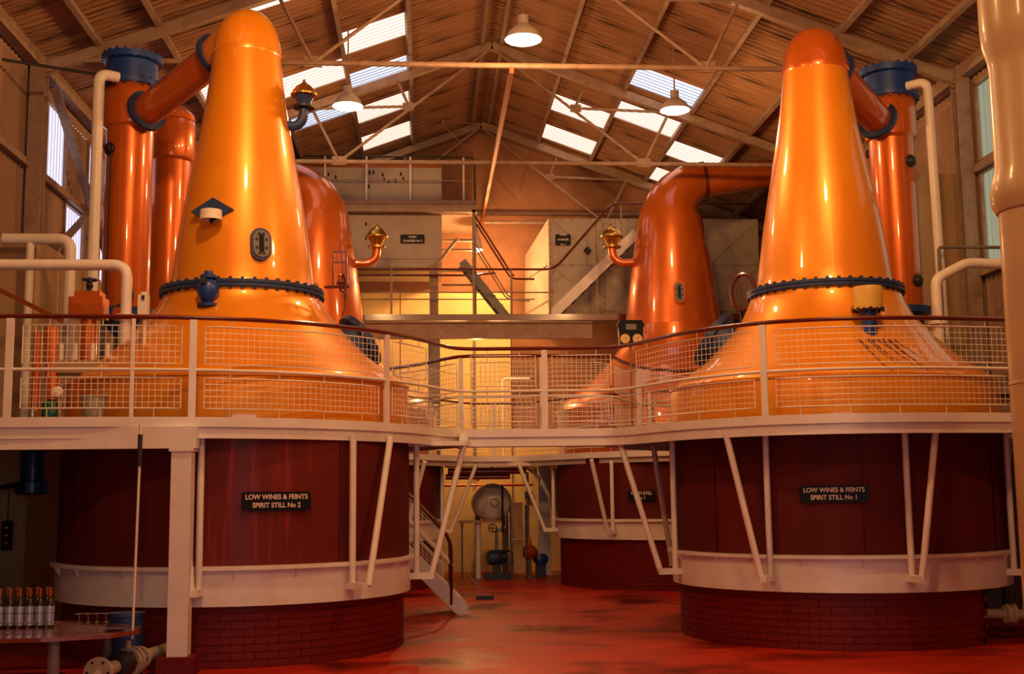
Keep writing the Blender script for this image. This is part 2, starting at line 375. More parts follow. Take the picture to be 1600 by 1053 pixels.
def truss(y, label):
    t = thing('roof_truss', (XR, y, ZE), label, 'truss', None)
    for s, x in ((-1, X0+0.1), (1, X1-0.1)):
        b = MB(); b.beam((x, y, roofz(x)-0.22), (XR, y, ZR-0.22), 0.12, 0.15); b.build('rafter', 'beam', t)
    b = MB(); b.tube([(X0+0.15, y, ZE), (X1-0.15, y, ZE)], 0.04, 8); b.build('tie_bar', 'beam', t, smooth=True)
    for s in (-1, 1):
        nx = XR+2.8*s; mx = XR+1.55*s; mz = ZE+(ZR-ZE)*0.43
        rq = XR+3.3*s; rm = XR+1.75*s
        for p, q in (((nx, ZE), (XR, ZR-0.25)), ((nx, ZE), (rq, roofz(rq)-0.25)), ((mx, mz+0.03), (rm, roofz(rm)-0.25)), ((rq, roofz(rq)-0.25), (mx, mz))):
            b = MB(); b.tube([(p[0], y, p[1]), (q[0], y, q[1])], 0.028, 8); b.build('web_strut', 'beam', t, smooth=True)
        b = MB(); b.cbox((nx, y, ZE+0.02), (0.26, 0.03, 0.16)); b.build('gusset_plate', 'beam', t); b = MB(); b.cbox((mx, y, mz), (0.2, 0.03, 0.14)); b.build('gusset_plate', 'beam', t)
        # corner gusset at the eaves
        xe = XR+6.45*s; b = MB(); b.v = [(xe, y-0.01, ZE-0.25), (xe-0.5*s, y-0.01, ZE+0.05), (xe, y-0.01, ZE+0.05), (xe, y+0.01, ZE-0.25), (xe-0.5*s, y+0.01, ZE+0.05), (xe, y+0.01, ZE+0.05)]
        b.f = [(0, 1, 2), (5, 4, 3), (0, 3, 4, 1), (1, 4, 5, 2), (2, 5, 3, 0)]; b.build('eaves_gusset', 'beam', t)
    return t
truss(16.6, 'nearest pale steel roof truss, its tie bar crossing over both front still heads')
truss(21.7, 'middle pale steel roof truss, its tie bar seen lower between the stills')
truss(26.6, 'last pale steel roof truss, set against the rear gable')
truss(11.5, 'pale steel roof truss in front of the stills, only its raking feet in view')
b = MB(); b.beam((XR, 16.6, ZE-0.06), (XR, 26.6, ZE-0.06), 0.06, 0.10)
alone(b, 'runner_beam', 'cap', (XR, 16.6, ZE), 'long steel runner along the middle of the hall, joining the tie bars', 'beam')
# cross bracing of the left wall
t = thing('wall_brace', (X0+0.22, 18.5, 5.0), 'crossed steel braces in front of the left wall windows', 'brace')
for p, q in (((17.1, 7.45), (21.4, 4.9)), ((16.9, 4.9), (21.5, 7.5))):
    b = MB(); b.beam((X0+0.22, p[0], p[1]), (X0+0.22, q[0], q[1]), 0.03, 0.13, (1, 0, 0)); b.build('brace_bar', 'beam', t)
# horizontal pipe across the rear gable
b = MB(); b.tube([(-5.3, 26.85, 7.95), (7.6, 26.85, 7.95)], 0.035, 8); alone(b, 'wall_pipe', 'beam', (XR, 26.85, 7.95), 'thin horizontal pipe across the rear gable wall', 'pipe', smooth=True)

# ------------------------------------------------------------------ lamps
def lamp(x, y, z, r, pw, label, cord_top, squat=1.0):
    t = thing('pendant_lamp', (x, y, z), label, 'lamp')
    b = MB(); b.lathe([(r*1.04, 0.0), (r*1.0, 0.05), (r*0.86, 0.17), (r*0.5, 0.30), (r*0.3, 0.36), (r*0.3, 0.55), (0.02, 0.58), (0.0, 0.58)], T((x, y, z)) @ Matrix.Diagonal((1, 1, squat, 1)), 28)
    b.build('lamp_shade', 'shade', t, smooth=True)
    b = MB(); b.lathe([(0.0, -0.05), (r*0.5, -0.045), (r*0.85, -0.02), (r*0.98, 0.012)], T((x, y, z)), 28); b.build('lamp_lens', 'lens', t, smooth=True)
    b = MB(); b.tube([(x, y, z+0.57*squat), (x, y, cord_top)], 0.012, 6); b.build('conduit', 'beam', t)
    ld = bpy.data.lights.new('lamp_light', 'POINT'); ld.energy = LAMP_POWER*pw*4; ld.color = SODIUM; ld.shadow_soft_size = r*0.6
    lo = bpy.data.objects.new('lamp_light', ld); C.objects.link(lo); lo.parent = t; lo.location = (0, 0, -0.16)
labs = ['sodium lamp hanging below the ridge, highest and nearest of the lit lamps', 'sodium lamp hanging left of the ridge, beside the front left still head',
        'sodium lamp hanging right of the ridge, under the right-hand skylights', 'sodium lamp over the left walkway in front of the stills',
        'sodium lamp over the right walkway in front of the stills', 'sodium lamp over the left side near the entrance', 'sodium lamp over the right side near the entrance']
for a, l in zip(LAMPS, labs): lamp(*a, l, roofz(a[0])-0.05, 0.6)
for a in SMALL_LAMPS: lamp(*a, 'small bright lamp hanging beside the stairs on the rear wall', 9.0)
lamp(1.0, 24.5, 4.90, 0.135, 0.60, 'small lamp under the rear walkway, hidden behind its girder', 5.16, 0.35)

# ------------------------------------------------------------------ lettering
def lettering(txt, h, mtx, parent, mat='letter', depth=0.002):
    cu = bpy.data.curves.new('lettering', 'FONT'); cu.body = txt; cu.size = h; cu.extrude = depth; cu.align_x = 'CENTER'; cu.align_y = 'CENTER'; cu.offset = h*0.018
    tmp = bpy.data.objects.new('lettering', cu); dg = bpy.context.evaluated_depsgraph_get()
    C.objects.link(tmp); dg.update(); me = bpy.data.meshes.new_from_object(tmp.evaluated_get(dg)); bpy.data.objects.remove(tmp)
    me.transform(mtx); off = Vector(WL.get(parent.name, (0, 0, 0)))
    me.transform(Matrix.Translation(-off)); me.materials.clear(); me.materials.append(M[mat])
    o = bpy.data.objects.new('lettering', me); C.objects.link(o); o.parent = parent; WL[o.name] = tuple(off); return o
def upright(loc, az=0.0):
    """local x right, y up, z towards the viewer; az turns the outward normal from -y towards +x"""
    return Matrix.Translation(loc) @ Matrix.Rotation(az, 4, 'Z') @ Matrix.Rotation(PI/2, 4, 'X')
def sign(loc, az, w_, h_, lines, label, cat='sign', group=None, size=None):
    mt = upright(loc, az); t = thing('name_plate', loc, label, cat, group)
    b = MB(); cr = min(w_, h_)*0.12; pl = []
    for cx, cy, a in ((w_/2-cr, h_/2-cr, 0), (-w_/2+cr, h_/2-cr, PI/2), (-w_/2+cr, -h_/2+cr, PI), (w_/2-cr, -h_/2+cr, 1.5*PI)):
        pl += [(cx+cr*math.cos(a+PI/2*k/3), cy+cr*math.sin(a+PI/2*k/3)) for k in range(4)]
    b.prism(pl, -0.006, 0.006, mt); b.build('plate', 'black', t)
    size = size or h_*0.40
    for i, l in enumerate(lines):
        y = ((len(lines)-1)/2-i)*h_*0.44 - 0.0
        lettering(l, size, mt @ Matrix.Translation((0, y, 0.009)) @ Matrix.Diagonal((0.93, 1, 1, 1)), t)
    return t

# ------------------------------------------------------------------ stills
def on(c, az, r, z): return (c[0]+r*math.sin(az), c[1]-r*math.cos(az), z)
def spirit_still(c, RD, zf, arm_end, label, streaks, cut_x=None, mat='copper', head_mat='copper'):
    cx, cy = c; t = thing('pot_still', (cx, cy, 0), label, 'still', 'front copper pot stills'); O = T((cx, cy, 0))
    # brick base: visible bricks one by one over a joint-coloured core
    rb = RD-0.06; b = MB(); b.lathe([(0, 0.602), (rb-0.012, 0.602), (rb-0.012, 0.0)], O, 72)
    if cut_x is not None: b.v = [(min(x, cut_x-0.015), y, z) for x, y, z in b.v]
    core = b.build('base_core', 'mortar', t)
    nb = int(2*PI*rb/0.225); da = 2*PI/nb; arc = 2*rb*math.tan(da/2)-0.006; hh = 0.6/8
    bm_ = MB(); bm_.box((-arc/2, -0.006, 0.004), (arc/2, 0.05, hh-0.002)); me = None; rest = MB()
    for row in range(8):
        for k in range(nb):
            a = (k+(0.5 if row % 2 else 0))*da; a = (a+PI) % (2*PI)-PI
            p = Vector((cx+rb*math.sin(a), cy-rb*math.cos(a), row*hh))
            if cut_x is not None and p.x > cut_x-0.10: continue
            mt = T(p, a); rad = random.uniform(-0.004, 0.003)
            mt = mt @ Matrix.Translation((0, rad, 0))
            if abs(a - math.atan2(-cx, cy)) < R(94) and -PI/2*1.1 < a < PI/2*1.1:
                if me is None:
                    o = bm_.build('brick', 'brick', core); me = o.data
                    o.matrix_local = Matrix.Translation(Vector((-cx, -cy, 0))) @ mt
                    me.transform(Matrix.Translation((cx, cy, 0)))
                else:
                    o = bpy.data.objects.new('brick', me); C.objects.link(o); o.parent = core
                    o.matrix_local = Matrix.Translation(Vector((-cx, -cy, 0))) @ mt
            else: rest.box((-arc/2, -0.006, 0.004), (arc/2, 0.05, hh-0.005), mt)
    if cut_x is not None:
        y0 = math.sqrt(max(0, rb**2-(cut_x-cx)**2))
        for row in range(8):
            for k in range(int(2*y0/0.23)): rest.box((cut_x-0.03, cy-y0+k*0.23+(0.1 if row % 2 else 0), row*hh+0.004), (cut_x, cy-y0+k*0.23+0.22+(0.1 if row % 2 else 0), row*hh+hh-0.005))
    if rest.v: rest.build('back_bricks', 'brick', t, kind='stuff')
    # white band with lip, gussets
    b = MB(); b.lathe([(RD-0.05, 0.60), (RD+0.03, 0.60), (RD+0.03, 0.945), (RD+0.085, 0.95), (RD+0.085, 0.985), (RD-0.01, 0.99)], O, 96)
    band = b.build('base_band', 'white', t, smooth=True)
    for k in range(10):
        a = R(-80+18*k+random.uniform(-4, 4)); g = MB(); g.v = [on(c, a-0.004, RD+0.03, 0.945), on(c, a-0.004, RD+0.083, 0.945), on(c, a-0.004, RD+0.03, 0.86), on(c, a+0.004, RD+0.03, 0.945), on(c, a+0.004, RD+0.083, 0.945), on(c, a+0.004, RD+0.03, 0.86)]
        g.f = [(0, 1, 2), (5, 4, 3), (0, 3, 4, 1), (1, 4, 5, 2), (2, 5, 3, 0)]; g.build('gusset', 'white', band)
    # drum of rolled plates
    b = MB(); b.lathe([(RD, 0.97), (RD, 2.40)], O, 96, R(0), R(360)); dr = b.build('drum', 'drum', t, smooth=True)
    plates = [(-95, -52, 'drum'), (-52, -8, 'drum'), (-8, 40, 'drum_streaked' if streaks else 'drum'), (40, 96, 'drum')] if streaks else [(-95, -60, 'drum'), (-60, -10, 'drum'), (-10, 42, 'drum'), (42, 96, 'drum')]
    for a0, a1, mm in plates:
        p = MB(); p.lathe([(RD, 0.985), (RD+0.012, 0.985), (RD+0.012, 2.395), (RD, 2.395)], O, 24, R(a0-90+0.4), R(a1-90-0.4)); p.build('drum_plate', mm, dr, smooth=True)
    # copper pot, neck, head
    b = MB(); b.lathe([(RD+0.005, 2.40), (RD+0.005, 2.84), (RD-0.01, 2.90), (RD-0.06, 2.95), (1.78, 3.02), (1.62, 3.13), (1.46, 3.26), (1.30, 3.42), (1.16, 3.57), (1.03, 3.73), (0.95, zf-0.17), (0.915, zf-0.08), (0.905, zf-0.02)], O, 96)
    b.build('pot', mat, t, smooth=True)
    b = MB(); b.lathe([(RD+0.005, 2.865), (RD+0.02, 2.875), (RD+0.02, 2.90), (RD-0.005, 2.915)], O, 96); b.build('shoulder_seam', mat, t, smooth=True)
    b = MB(); b.lathe([(0.86, zf-0.04), (0.945, zf-0.04), (0.945, zf-0.005), (0.925, zf), (0.945, zf+0.005), (0.945, zf+0.04), (0.80, zf+0.04)], O, 72); fl = b.build('neck_flange', 'dark_blue', t, smooth=True)
    bo = MB()
    for k in range(44):
        a = 2*PI*k/44; bo.cbox((0, 0, 0), (0.035, 0.035, 0.13), T((cx+0.915*math.cos(a), cy+0.915*math.sin(a), zf), a))
    bo.build('flange_bolts', 'dark_blue', fl, kind='stuff')
    b = MB(); b.lathe([(0.845, zf+0.035), (0.82, zf+0.1), (0.80, 4.29), (0.765, 4.55), (0.725, 4.84), (0.655, 5.25), (0.575, 5.68), (0.52, 5.98), (0.47, 6.28), (0.43, 6.58), (0.398, 6.88)], O, 72)
    b.build('neck', mat, t, smooth=True)
    b = MB(); b.lathe([(0.402, 6.86), (0.408, 6.90), (0.402, 6.93), (0.392, 7.03), (0.372, 7.13), (0.335, 7.23), (0.28, 7.32), (0.20, 7.40), (0.10, 7.445), (0.0, 7.46)], O, 56)
    hd = b.build('head', head_mat, t, smooth=True)
    rv = MB()
    for k in range(64):
        a = 2*PI*k/64; rv.cbox((0, 0, 0), (0.012, 0.012, 0.012), T((cx+0.41*math.cos(a), cy+0.41*math.sin(a), 6.895), a))
    rv.build('rivets', 'copper_dark', hd, kind='stuff')
    # lyne arm to the condenser
    s = Vector((cx, cy, 7.20)); ring = 0.62 if streaks else 0.50; e = Vector(arm_end); d = (e-s).normalized()
    b = MB(); b.tube([s-d*0.05-Vector((0, 0, 0.14)), s+d*0.2-Vector((0, 0, 0.06)), s+d*ring], [0.33, 0.30, 0.235], 28); b.build('arm_socket', head_mat, t, smooth=True)
    am = MB(); am.tube([s+d*0.45, e], 0.205, 28); arm = am.build('lyne_arm', 'copper_dark', t, smooth=True)
    for p, r0 in ((s+d*ring, 0.285), (e-d*0.03, 0.275)):
        f = MB(); f.lathe([(0.19, -0.03), (r0, -0.03), (r0, 0.03), (0.19, 0.03)], axis_to(d, p), 40); f.build('arm_flange', 'dark_blue', arm, smooth=True)
    return t
SL = (-2.15, 14.19); SR = (4.88, 14.48); RD = 1.92
ENDL = Vector((-3.67, 15.66, 6.66)); ENDR = Vector((6.11, 15.60, 6.62))
st2 = spirit_still(SL, RD, 3.99, ENDL, 'front left copper pot still on a streaked maroon drum', True)
st1 = spirit_still(SR, RD, 4.06, ENDR, 'front right copper pot still on a plain maroon drum', False, cut_x=6.02, head_mat='copper_dark')

def conical_r(z):
    tb = [(2.9, 1.92), (3.02, 1.78), (3.13, 1.62), (3.26, 1.46), (3.42, 1.30), (3.58, 1.16), (3.76, 1.03), (3.92, 0.945), (4.1, 0.83), (4.29, 0.80), (4.84, 0.725), (5.25, 0.655), (5.68, 0.575), (6.28, 0.47), (6.88, 0.398)]
    for (a, ra), (b_, rb_) in zip(tb[:-1], tb[1:]):
        if a <= z <= b_: return ra+(rb_-ra)*(z-a)/(b_-a)
    return 0.4
# fittings of the front left still
def sight_glass(c, az, z, parent, w_=0.125, h_=0.20, rr=None, mt_='dark_blue'):
    r = (rr or conical_r(z)); m_ = upright(on(c, az, r-0.02, z), az) @ Matrix.Rotation(-R(9), 4, 'X')
    def oval(w2, h2, n=10):
        q = []
        for k in range(n+1): a = PI*k/n; q.append((w2*math.cos(a), h2-w2+w2*math.sin(a)))
        for k in range(n+1): a = PI+PI*k/n; q.append((w2*math.cos(a), -h2+w2+w2*math.sin(a)))
        return q
    b = MB(); b.prism(oval(w_, h_), -0.03, 0.06, m_); g = b.build('sight_glass', mt_, parent)
    b = MB(); b.prism(oval(w_*0.8, h_*0.84), 0.06, 0.075, m_); b.build('glass_ring', 'grey', g)
    b = MB(); b.prism(oval(w_*0.24, h_*0.56), 0.075, 0.08, m_); b.build('pane', 'black', g)
    b = MB()
    for k in range(8):
        a = 2*PI*(k+0.5)/8; b.cbox((w_*0.52*math.cos(a), h_*0.66*math.sin(a), 0.082), (0.022, 0.022, 0.02), m_)
    b.build('glass_bolts', 'dark', g)
sight_glass(SL, R(22), 4.44, st2, 0.115, 0.19)
zc = 4.86; m_ = upright(on(SL, R(-20), conical_r(zc)+0.0, zc), R(-14)) @ Matrix.Rotation(-R(8), 4, 'X')
b = MB(); b.prism([(0.25, -0.02), (0, 0.13), (-0.25, -0.03), (0, -0.17)], -0.02, 0.03, m_); pp = b.build('diamond_plate', 'dark_blue', st2)
b = MB(); p0 = m_ @ Vector((0.04, -0.12, 0.12)); b.lathe([(0.0, 0.055), (0.12, 0.055), (0.125, -0.055), (0.105, -0.055), (0.10, 0.03), (0, 0.03)], T(p0), 24); b.build('spout_cup', 'white', pp, smooth=True)
b = MB(); b.tube([m_ @ Vector((0, 0.02, -0.05)), m_ @ Vector((0, 0.0, 0.10))], 0.06, 12); b.build('spout', 'dark_blue', pp)
# valve on the flange
def flange_valve(c, az, parent, mat='blue'):
    p = Vector(on(c, az, 1.0, 3.88)); b = MB()
    b.lathe([(0, -0.17), (0.115, -0.17), (0.115, -0.14), (0.06, -0.13), (0.075, -0.10), (0.12, -0.02), (0.12, 0.05), (0.085, 0.11), (0.055, 0.13), (0.09, 0.14), (0.09, 0.17), (0.05, 0.19), (0.045, 0.22), (0, 0.23)], T(p), 24)
    b.tube([Vector(on(c, az, 0.80, 3.90)), p], 0.06, 12); v = b.build('relief_valve', mat, parent, smooth=True)
    b = MB(); b.cbox(on(c, az, 1.12, 3.98), (0.05, 0.05, 0.06)); b.build('valve_nut', 'dark', v)
flange_valve(SL, R(-13), st2)
# red wheel frame at the right of the flange
p = Vector(on(SL, R(78), 1.0, 4.0)); b = MB(); fr = [p+Vector((0.10, -0.25, 0.0)), p+Vector((0.10, -0.25, 0.42)), p+Vector((0.25, -0.25, 0.42)), p+Vector((0.25, -0.25, -0.12))]
for q0, q1 in zip(fr[:-1], fr[1:]): b.beam(q0, q1, 0.02, 0.02)
b.beam(p+Vector((0.10, -0.25, 0.3)), p+Vector((0.25, -0.25, 0.3)), 0.015, 0.02); b.beam(p+Vector((0.0, -0.2, 0.02)), p+Vector((0.28, -0.25, 0.02)), 0.03, 0.03)
b.tube([p+Vector((0.22, -0.25, 0.0)), p+Vector((0.24, -0.25, -0.2)), p+Vector((0.20, -0.25, -0.33))], 0.008, 6)
b.build('wheel_bracket', 'rail', st2)
def ring_wheel(cn, d, r, mat, parent, name='hand_wheel', tr=0.012):
    m2 = axis_to(d, cn); b = MB(); b.tube([m2 @ Vector((r*math.cos(2*PI*k/20), r*math.sin(2*PI*k/20), 0)) for k in range(20)], tr, 6, closed=True)
    for k in range(4): b.tube([m2 @ Vector((0, 0, 0)), m2 @ Vector((r*math.cos(PI*k/2), r*math.sin(PI*k/2), 0))], tr*0.8, 6)
    b.tube([m2 @ Vector((0, 0, -0.06)), m2 @ Vector((0, 0, 0.03))], tr*1.6, 8); return b.build(name, mat, parent, smooth=True)
ring_wheel(p+Vector((0.20, -0.27, 0.06)), (1, -0.3, 0), 0.10, 'rail', st2)
# manways low on the cones, facing each other across the bridge
def manway(c, az, z, r, parent, tilt=35):
    a = az; d = Vector((math.sin(a)*math.cos(R(tilt)), -math.cos(a)*math.cos(R(tilt)), math.sin(R(tilt)))); p = Vector(on(c, a, conical_r(z)-0.05, z)); m2 = axis_to(d, p)
    b = MB(); b.lathe([(r*0.86, -0.25), (r*0.86, 0.16), (r*1.05, 0.16), (r*1.05, 0.20), (r*1.05, 0.24), (0, 0.24)], m2, 40); mw = b.build('manway', 'dark_blue', parent, smooth=True)
    b = MB(); b.tube([m2 @ Vector((-0.12, 0, 0.24)), m2 @ Vector((-0.12, 0, 0.30)), m2 @ Vector((0.12, 0, 0.30)), m2 @ Vector((0.12, 0, 0.24))], 0.014, 8); b.build('manway_handle', 'steel', mw)
    bo = MB()
    for k in range(16): bo.cbox((0, 0, 0), (0.035, 0.035, 0.10), m2 @ Matrix.Rotation(2*PI*k/16, 4, 'Z') @ Matrix.Translation((r*0.96, 0, 0.2)))
    bo.build('manway_bolts', 'dark_blue', mw, kind='stuff')
manway(SL, R(112), 3.40, 0.34, st2); manway(SR, R(-112), 3.45, 0.36, st1)
# anti-collapse valve beside the head of the left still
def ball_valve(c, az, r_att, z, parent, body='brass', lower='brass', pipe='copper_dark', s=1.0, reach=0.27):
    p = Vector(on(c, az, r_att-0.05, z)); q = Vector(on(c, az, r_att+reach*s, z+0.02*s)); top = q+Vector((0, 0, 0.2*s))
    b = MB(); b.tube(smooth_path([p, p+(q-p)*0.55-Vector((0, 0, 0.02*s)), q-Vector((0, 0, -0.05*s))+(p-q)*0.08, top]), 0.062*s, 14); v = b.build('vent_elbow', pipe, parent, smooth=True)
    b = MB(); b.lathe([(0.12*s, 0.0), (0.12*s, 0.025*s), (0.075*s, 0.035*s), (0.085*s, 0.07*s), (0.115*s, 0.13*s), (0.125*s, 0.15*s)], T(top), 28); b.build('valve_cup', lower, v, smooth=True)
    b = MB(); b.lathe([(0.0, -0.005), (0.135*s, -0.005), (0.135*s, 0.02*s), (0, 0.02*s)], T(top), 24); b.build('valve_flange', 'dark' if lower == 'dark_blue' else 'brass', v)
    b = MB(); b.lathe([(0.12*s, 0.15*s), (0.165*s, 0.155*s), (0.168*s, 0.175*s), (0.15*s, 0.19*s), (0.135*s, 0.225*s), (0.10*s, 0.27*s), (0.055*s, 0.305*s), (0.02*s, 0.335*s), (0.012*s, 0.37*s), (0.0, 0.375*s)], T(top), 28); b.build('valve_dome', body, v, smooth=True)
ball_valve(SL, R(84), 0.52, 6.03, st2, 'brass', 'dark_blue', 'dark_blue', 0.95, 0.18)
# cover and blue stand on the right still, with drips below it
zb = 3.62; dm = 0; a_ = R(3); p = Vector(on(SR, a_, 1.27, 0)); b = MB()
b.lathe([(0, 0.02), (0.155, 0.01), (0.162, 0.0), (0.162, -0.25), (0.15, -0.25), (0.145, -0.02), (0, -0.02)], T((p.x, p.y, 3.92)), 32); cv = b.build('valve_cover', 'yellow', st1, smooth=True)
b = MB(); b.lathe([(0, 0.0), (0.15, 0.0), (0.15, 0.05), (0.085, 0.07), (0.085, 0.40), (0.11, 0.42), (0.11, 0.46), (0, 0.46)], T((p.x, p.y, 3.26)), 28); b.build('valve_stand', 'blue', st1, smooth=True)
b = MB()
for k in range(14):
    a = 2*PI*k/14; rr = 0.15+0.02*random.random(); b.cbox((p.x+rr*math.cos(a), p.y+rr*math.sin(a), 3.67-0.01*random.random()), (0.03, 0.03, 0.025+0.02*random.random()))
b.build('valve_lugs', 'dark', st1, kind='stuff')
b = MB()
def cone_pt(c, az, z, off=0.004):
    r = conical_r(z)+off if z > 2.95 else RD+0.012; return Vector(on(c, az, r, z))
for k in range(9):
    a0 = a_+R(-9+2.4*k+random.uniform(-1, 1)); z0 = 3.33-0.03*random.random(); L_ = random.uniform(0.12, 0.48); pr = None
    for j in range(8):
        z = z0-L_*j/7; a1 = a0+R(0.75*j+random.uniform(-.4, .4)); wd = R(0.55)*(1-j/9)
        c1 = cone_pt(SR, a1-wd, z); c2 = cone_pt(SR, a1+wd, z)
        if pr:
            i = len(b.v); b.v += [tuple(pr[0]), tuple(pr[1]), tuple(c2), tuple(c1)]; b.f.append((i, i+3, i+2, i+1))
        pr = (c1, c2)
b.build('drip_stains', 'rust', st1, kind='stuff')
# lifting lug patch on the drum plates: name plates stand off the drums
az = R(19.3); sign(on(SL, az, RD+0.035, 1.615), az, 0.69, 0.185, ['LOW WINES & FEINTS', 'SPIRIT STILL No 2'], 'black name plate reading LOW WINES & FEINTS SPIRIT STILL No 2, on the front left drum', size=0.068)
az = R(-18.6); sign(on(SR, az, RD+0.035, 1.625), az, 0.70, 0.175, ['LOW WINES & FEINTS', 'SPIRIT STILL No 1'], 'black name plate reading LOW WINES & FEINTS SPIRIT STILL No 1, on the front right drum', size=0.068)

def wash_still(c, s, label):
    """rear still with a swan neck bent sideways (s = +1 to the right, -1 to the left)"""
    cx, cy = c; O = T((cx, cy, 0)); R2 = 2.28; t = thing('wash_still', (cx, cy, 0), label, 'still', 'rear copper wash stills')
    b = MB(); b.lathe([(0, 0.86), (R2-0.05, 0.86), (R2-0.05, 0)], O, 72); bs = b.build('base', 'mortar', t)
    q = MB(); nb = 62
    for row in range(11):
        for k in range(nb):
            a = (k+(0.5 if row % 2 else 0))*2*PI/nb; q.box((-0.108, -0.006, 0.003), (0.108, 0.03, 0.074), T((cx+(R2-0.05)*math.sin(a), cy-(R2-0.05)*math.cos(a), row*0.078), a))
    q.build('base_bricks', 'brick', bs, kind='stuff')
    b = MB(); b.lathe([(R2-0.05, 0.86), (R2+0.03, 0.86), (R2+0.03, 1.16), (R2+0.09, 1.17), (R2+0.09, 1.21), (R2, 1.215)], O, 96); b.build('base_band', 'white', t, smooth=True)
    b = MB(); b.lathe([(R2, 1.2), (R2, 2.34)], O, 96); b.build('drum', 'drum', t, smooth=True)
    b = MB(); b.lathe([(R2, 2.34), (R2, 3.15), (R2-0.05, 3.28), (2.1, 3.42), (1.85, 3.62), (1.55, 3.88), (1.28, 4.12), (1.08, 4.38), (0.98, 4.62), (0.93, 4.8)], O, 96); b.build('pot', 'copper_dark', t, smooth=True)
    b = MB(); b.lathe([(R2+0.0, 3.14), (R2+0.03, 3.16), (R2+0.03, 3.2), (R2-0.02, 3.22)], O, 96); b.build('shoulder_seam', 'copper_dark', t, smooth=True)
    path = [(cx, cy, z) for z in (4.78, 5.1, 5.5, 6.0, 6.5, 6.9)]; rad = [0.93, 0.89, 0.84, 0.77, 0.69, 0.63]
    n = 12; br = 0.78
    for k in range(1, n+1):
        a = (PI/2-R(8))*k/n; path.append((cx+s*br*(1-math.cos(a)), cy, 6.95+br*math.sin(a))); rad.append(0.63-0.29*(k/n)**0.8)
    b = MB(); b.tube(path, rad, 48); b.build('swan_neck', 'copper_dark', t, smooth=True)
    e = Vector(path[-1]); d = Vector((s*math.cos(R(7)), 0, math.sin(R(7)))); e2 = Vector((cx+s*2.75, cy-0.0, e.z+2.0*math.tan(R(7))))
    b = MB(); b.tube([e, e2], [0.335, 0.22], 32); am = b.build('lyne_arm', 'copper_dark', t, smooth=True)
    b = MB(); b.lathe([(0.32, -0.03), (0.375, -0.03), (0.375, 0.03), (0.32, 0.03)], axis_to(d, e), 40); b.build('arm_ring', 'rail', am, smooth=True)
    sight_glass(c, R(-3) if s > 0 else R(3), 5.35, t, 0.11, 0.22, 0.855, 'copper_dark')
    ball_valve(c, R(-92) if s > 0 else R(92), 0.76, 6.10, t, 'brass', 'brass', 'copper_dark', 1.30, 0.30)
    return t
WR_ = (4.72, 22.95); WL_ = (-2.12, 23.05)
w1 = wash_still(WR_, 1, 'rear right copper wash still, its swan neck bent to the right'); w2 = wash_still(WL_, -1, 'rear left copper wash still, mostly hidden behind the front left still')
az = R(-27); sign(on(WR_, az, 2.33, 1.615), az, 0.49, 0.18, ['WASH STILL', 'No 1'], 'small black plate reading WASH STILL No 1, on the rear right drum', size=0.075)

# ------------------------------------------------------------------ condensers
def condenser(x, y, zt, label, group='copper condenser columns', cap=True, r=0.30, arm=None):
    t = thing('condenser_column', (x, y, 2.43), label, 'condenser', group); O = T((x, y, 0))
    b = MB(); b.lathe([(r, 4.05), (r, zt-1.02)], O, 40); b.build('shell', 'copper_dark', t, smooth=True)
    b = MB(); b.lathe([(r-0.01, zt-1.03), (r+0.035, zt-1.0), (r+0.045, zt-0.98), (r+0.045, zt-0.42), (r+0.02, zt-0.38)], O, 40); b.build('head_shell', 'copper_dark', t, smooth=True)
    b = MB()
    if cap: b.lathe([(r+0.02, zt-0.46), (r+0.10, zt-0.45), (r+0.10, zt-0.39), (r+0.04, zt-0.37), (r+0.03, zt-0.12), (r+0.09, zt-0.10), (r+0.09, zt-0.02), (r+0.04, zt), (0, zt+0.02)], O, 40)
    else: b.lathe([(r+0.045, zt-0.40), (r+0.03, zt-0.30), (r-0.08, zt-0.2), (0, zt-0.16)], O, 40)
    cp = b.build('top_cap', 'blue' if cap else 'copper_dark', t, smooth=True)
    if cap:
        bo = MB()
        for k in range(20):
            a = 2*PI*k/20
            for z in (zt-0.05, zt-0.42): bo.cbox((0, 0, 0), (0.03, 0.03, 0.12), T((x+(r+0.075)*math.cos(a), y+(r+0.075)*math.sin(a), z), a))
        bo.build('cap_bolts', 'blue', cp, kind='stuff')
    b = MB(); b.lathe([(0, 3.55), (0.08, 3.56), (0.10, 3.70), (r*0.8, 3.86), (r, 3.98), (r+0.09, 3.99), (r+0.09, 4.08), (r, 4.085)], O, 40); b.build('bottom_bowl', 'blue', t, smooth=True)
    for k in range(3):
        a = R(90+120*k); lg = MB(); lg.beam((x+0.27*math.cos(a), y+0.27*math.sin(a), 2.44), (x+0.27*math.cos(a), y+0.27*math.sin(a), 4.0), 0.05, 0.05); lg.build('leg', 'grey', t)
    return t
def porthole(x, y, z, r, ang, parent, s=0.085):
    d = Vector((math.sin(ang), -math.cos(ang), 0)); p = Vector((x, y, z))+d*(r-0.01); m2 = axis_to(d, p)
    b = MB(); b.lathe([(0, 0.07), (s*0.55, 0.07), (s*0.7, 0.05), (s, 0.04), (s, 0)], m2, 20); b.build('inspection_port', 'dark', parent, smooth=True)
c1 = condenser(-3.92, 15.91, 7.50, 'copper condenser with blue top cap, at the far left beside the window', arm=None)
porthole(-3.92, 15.91, 6.17, 0.30, R(-40), c1); b = MB(); b.tube([(-4.08, 15.62, 6.1), (-4.09, 15.62, 4.1)], 0.012, 6); b.build('gauge_wire', 'dark', c1)
c2 = condenser(-3.80, 17.9, 7.62, 'plain-topped copper condenser, second column behind the blue-capped one at left', cap=False)
c3 = condenser(6.35, 15.80, 7.42, 'copper condenser with blue top cap, right of the front right still', arm=None)
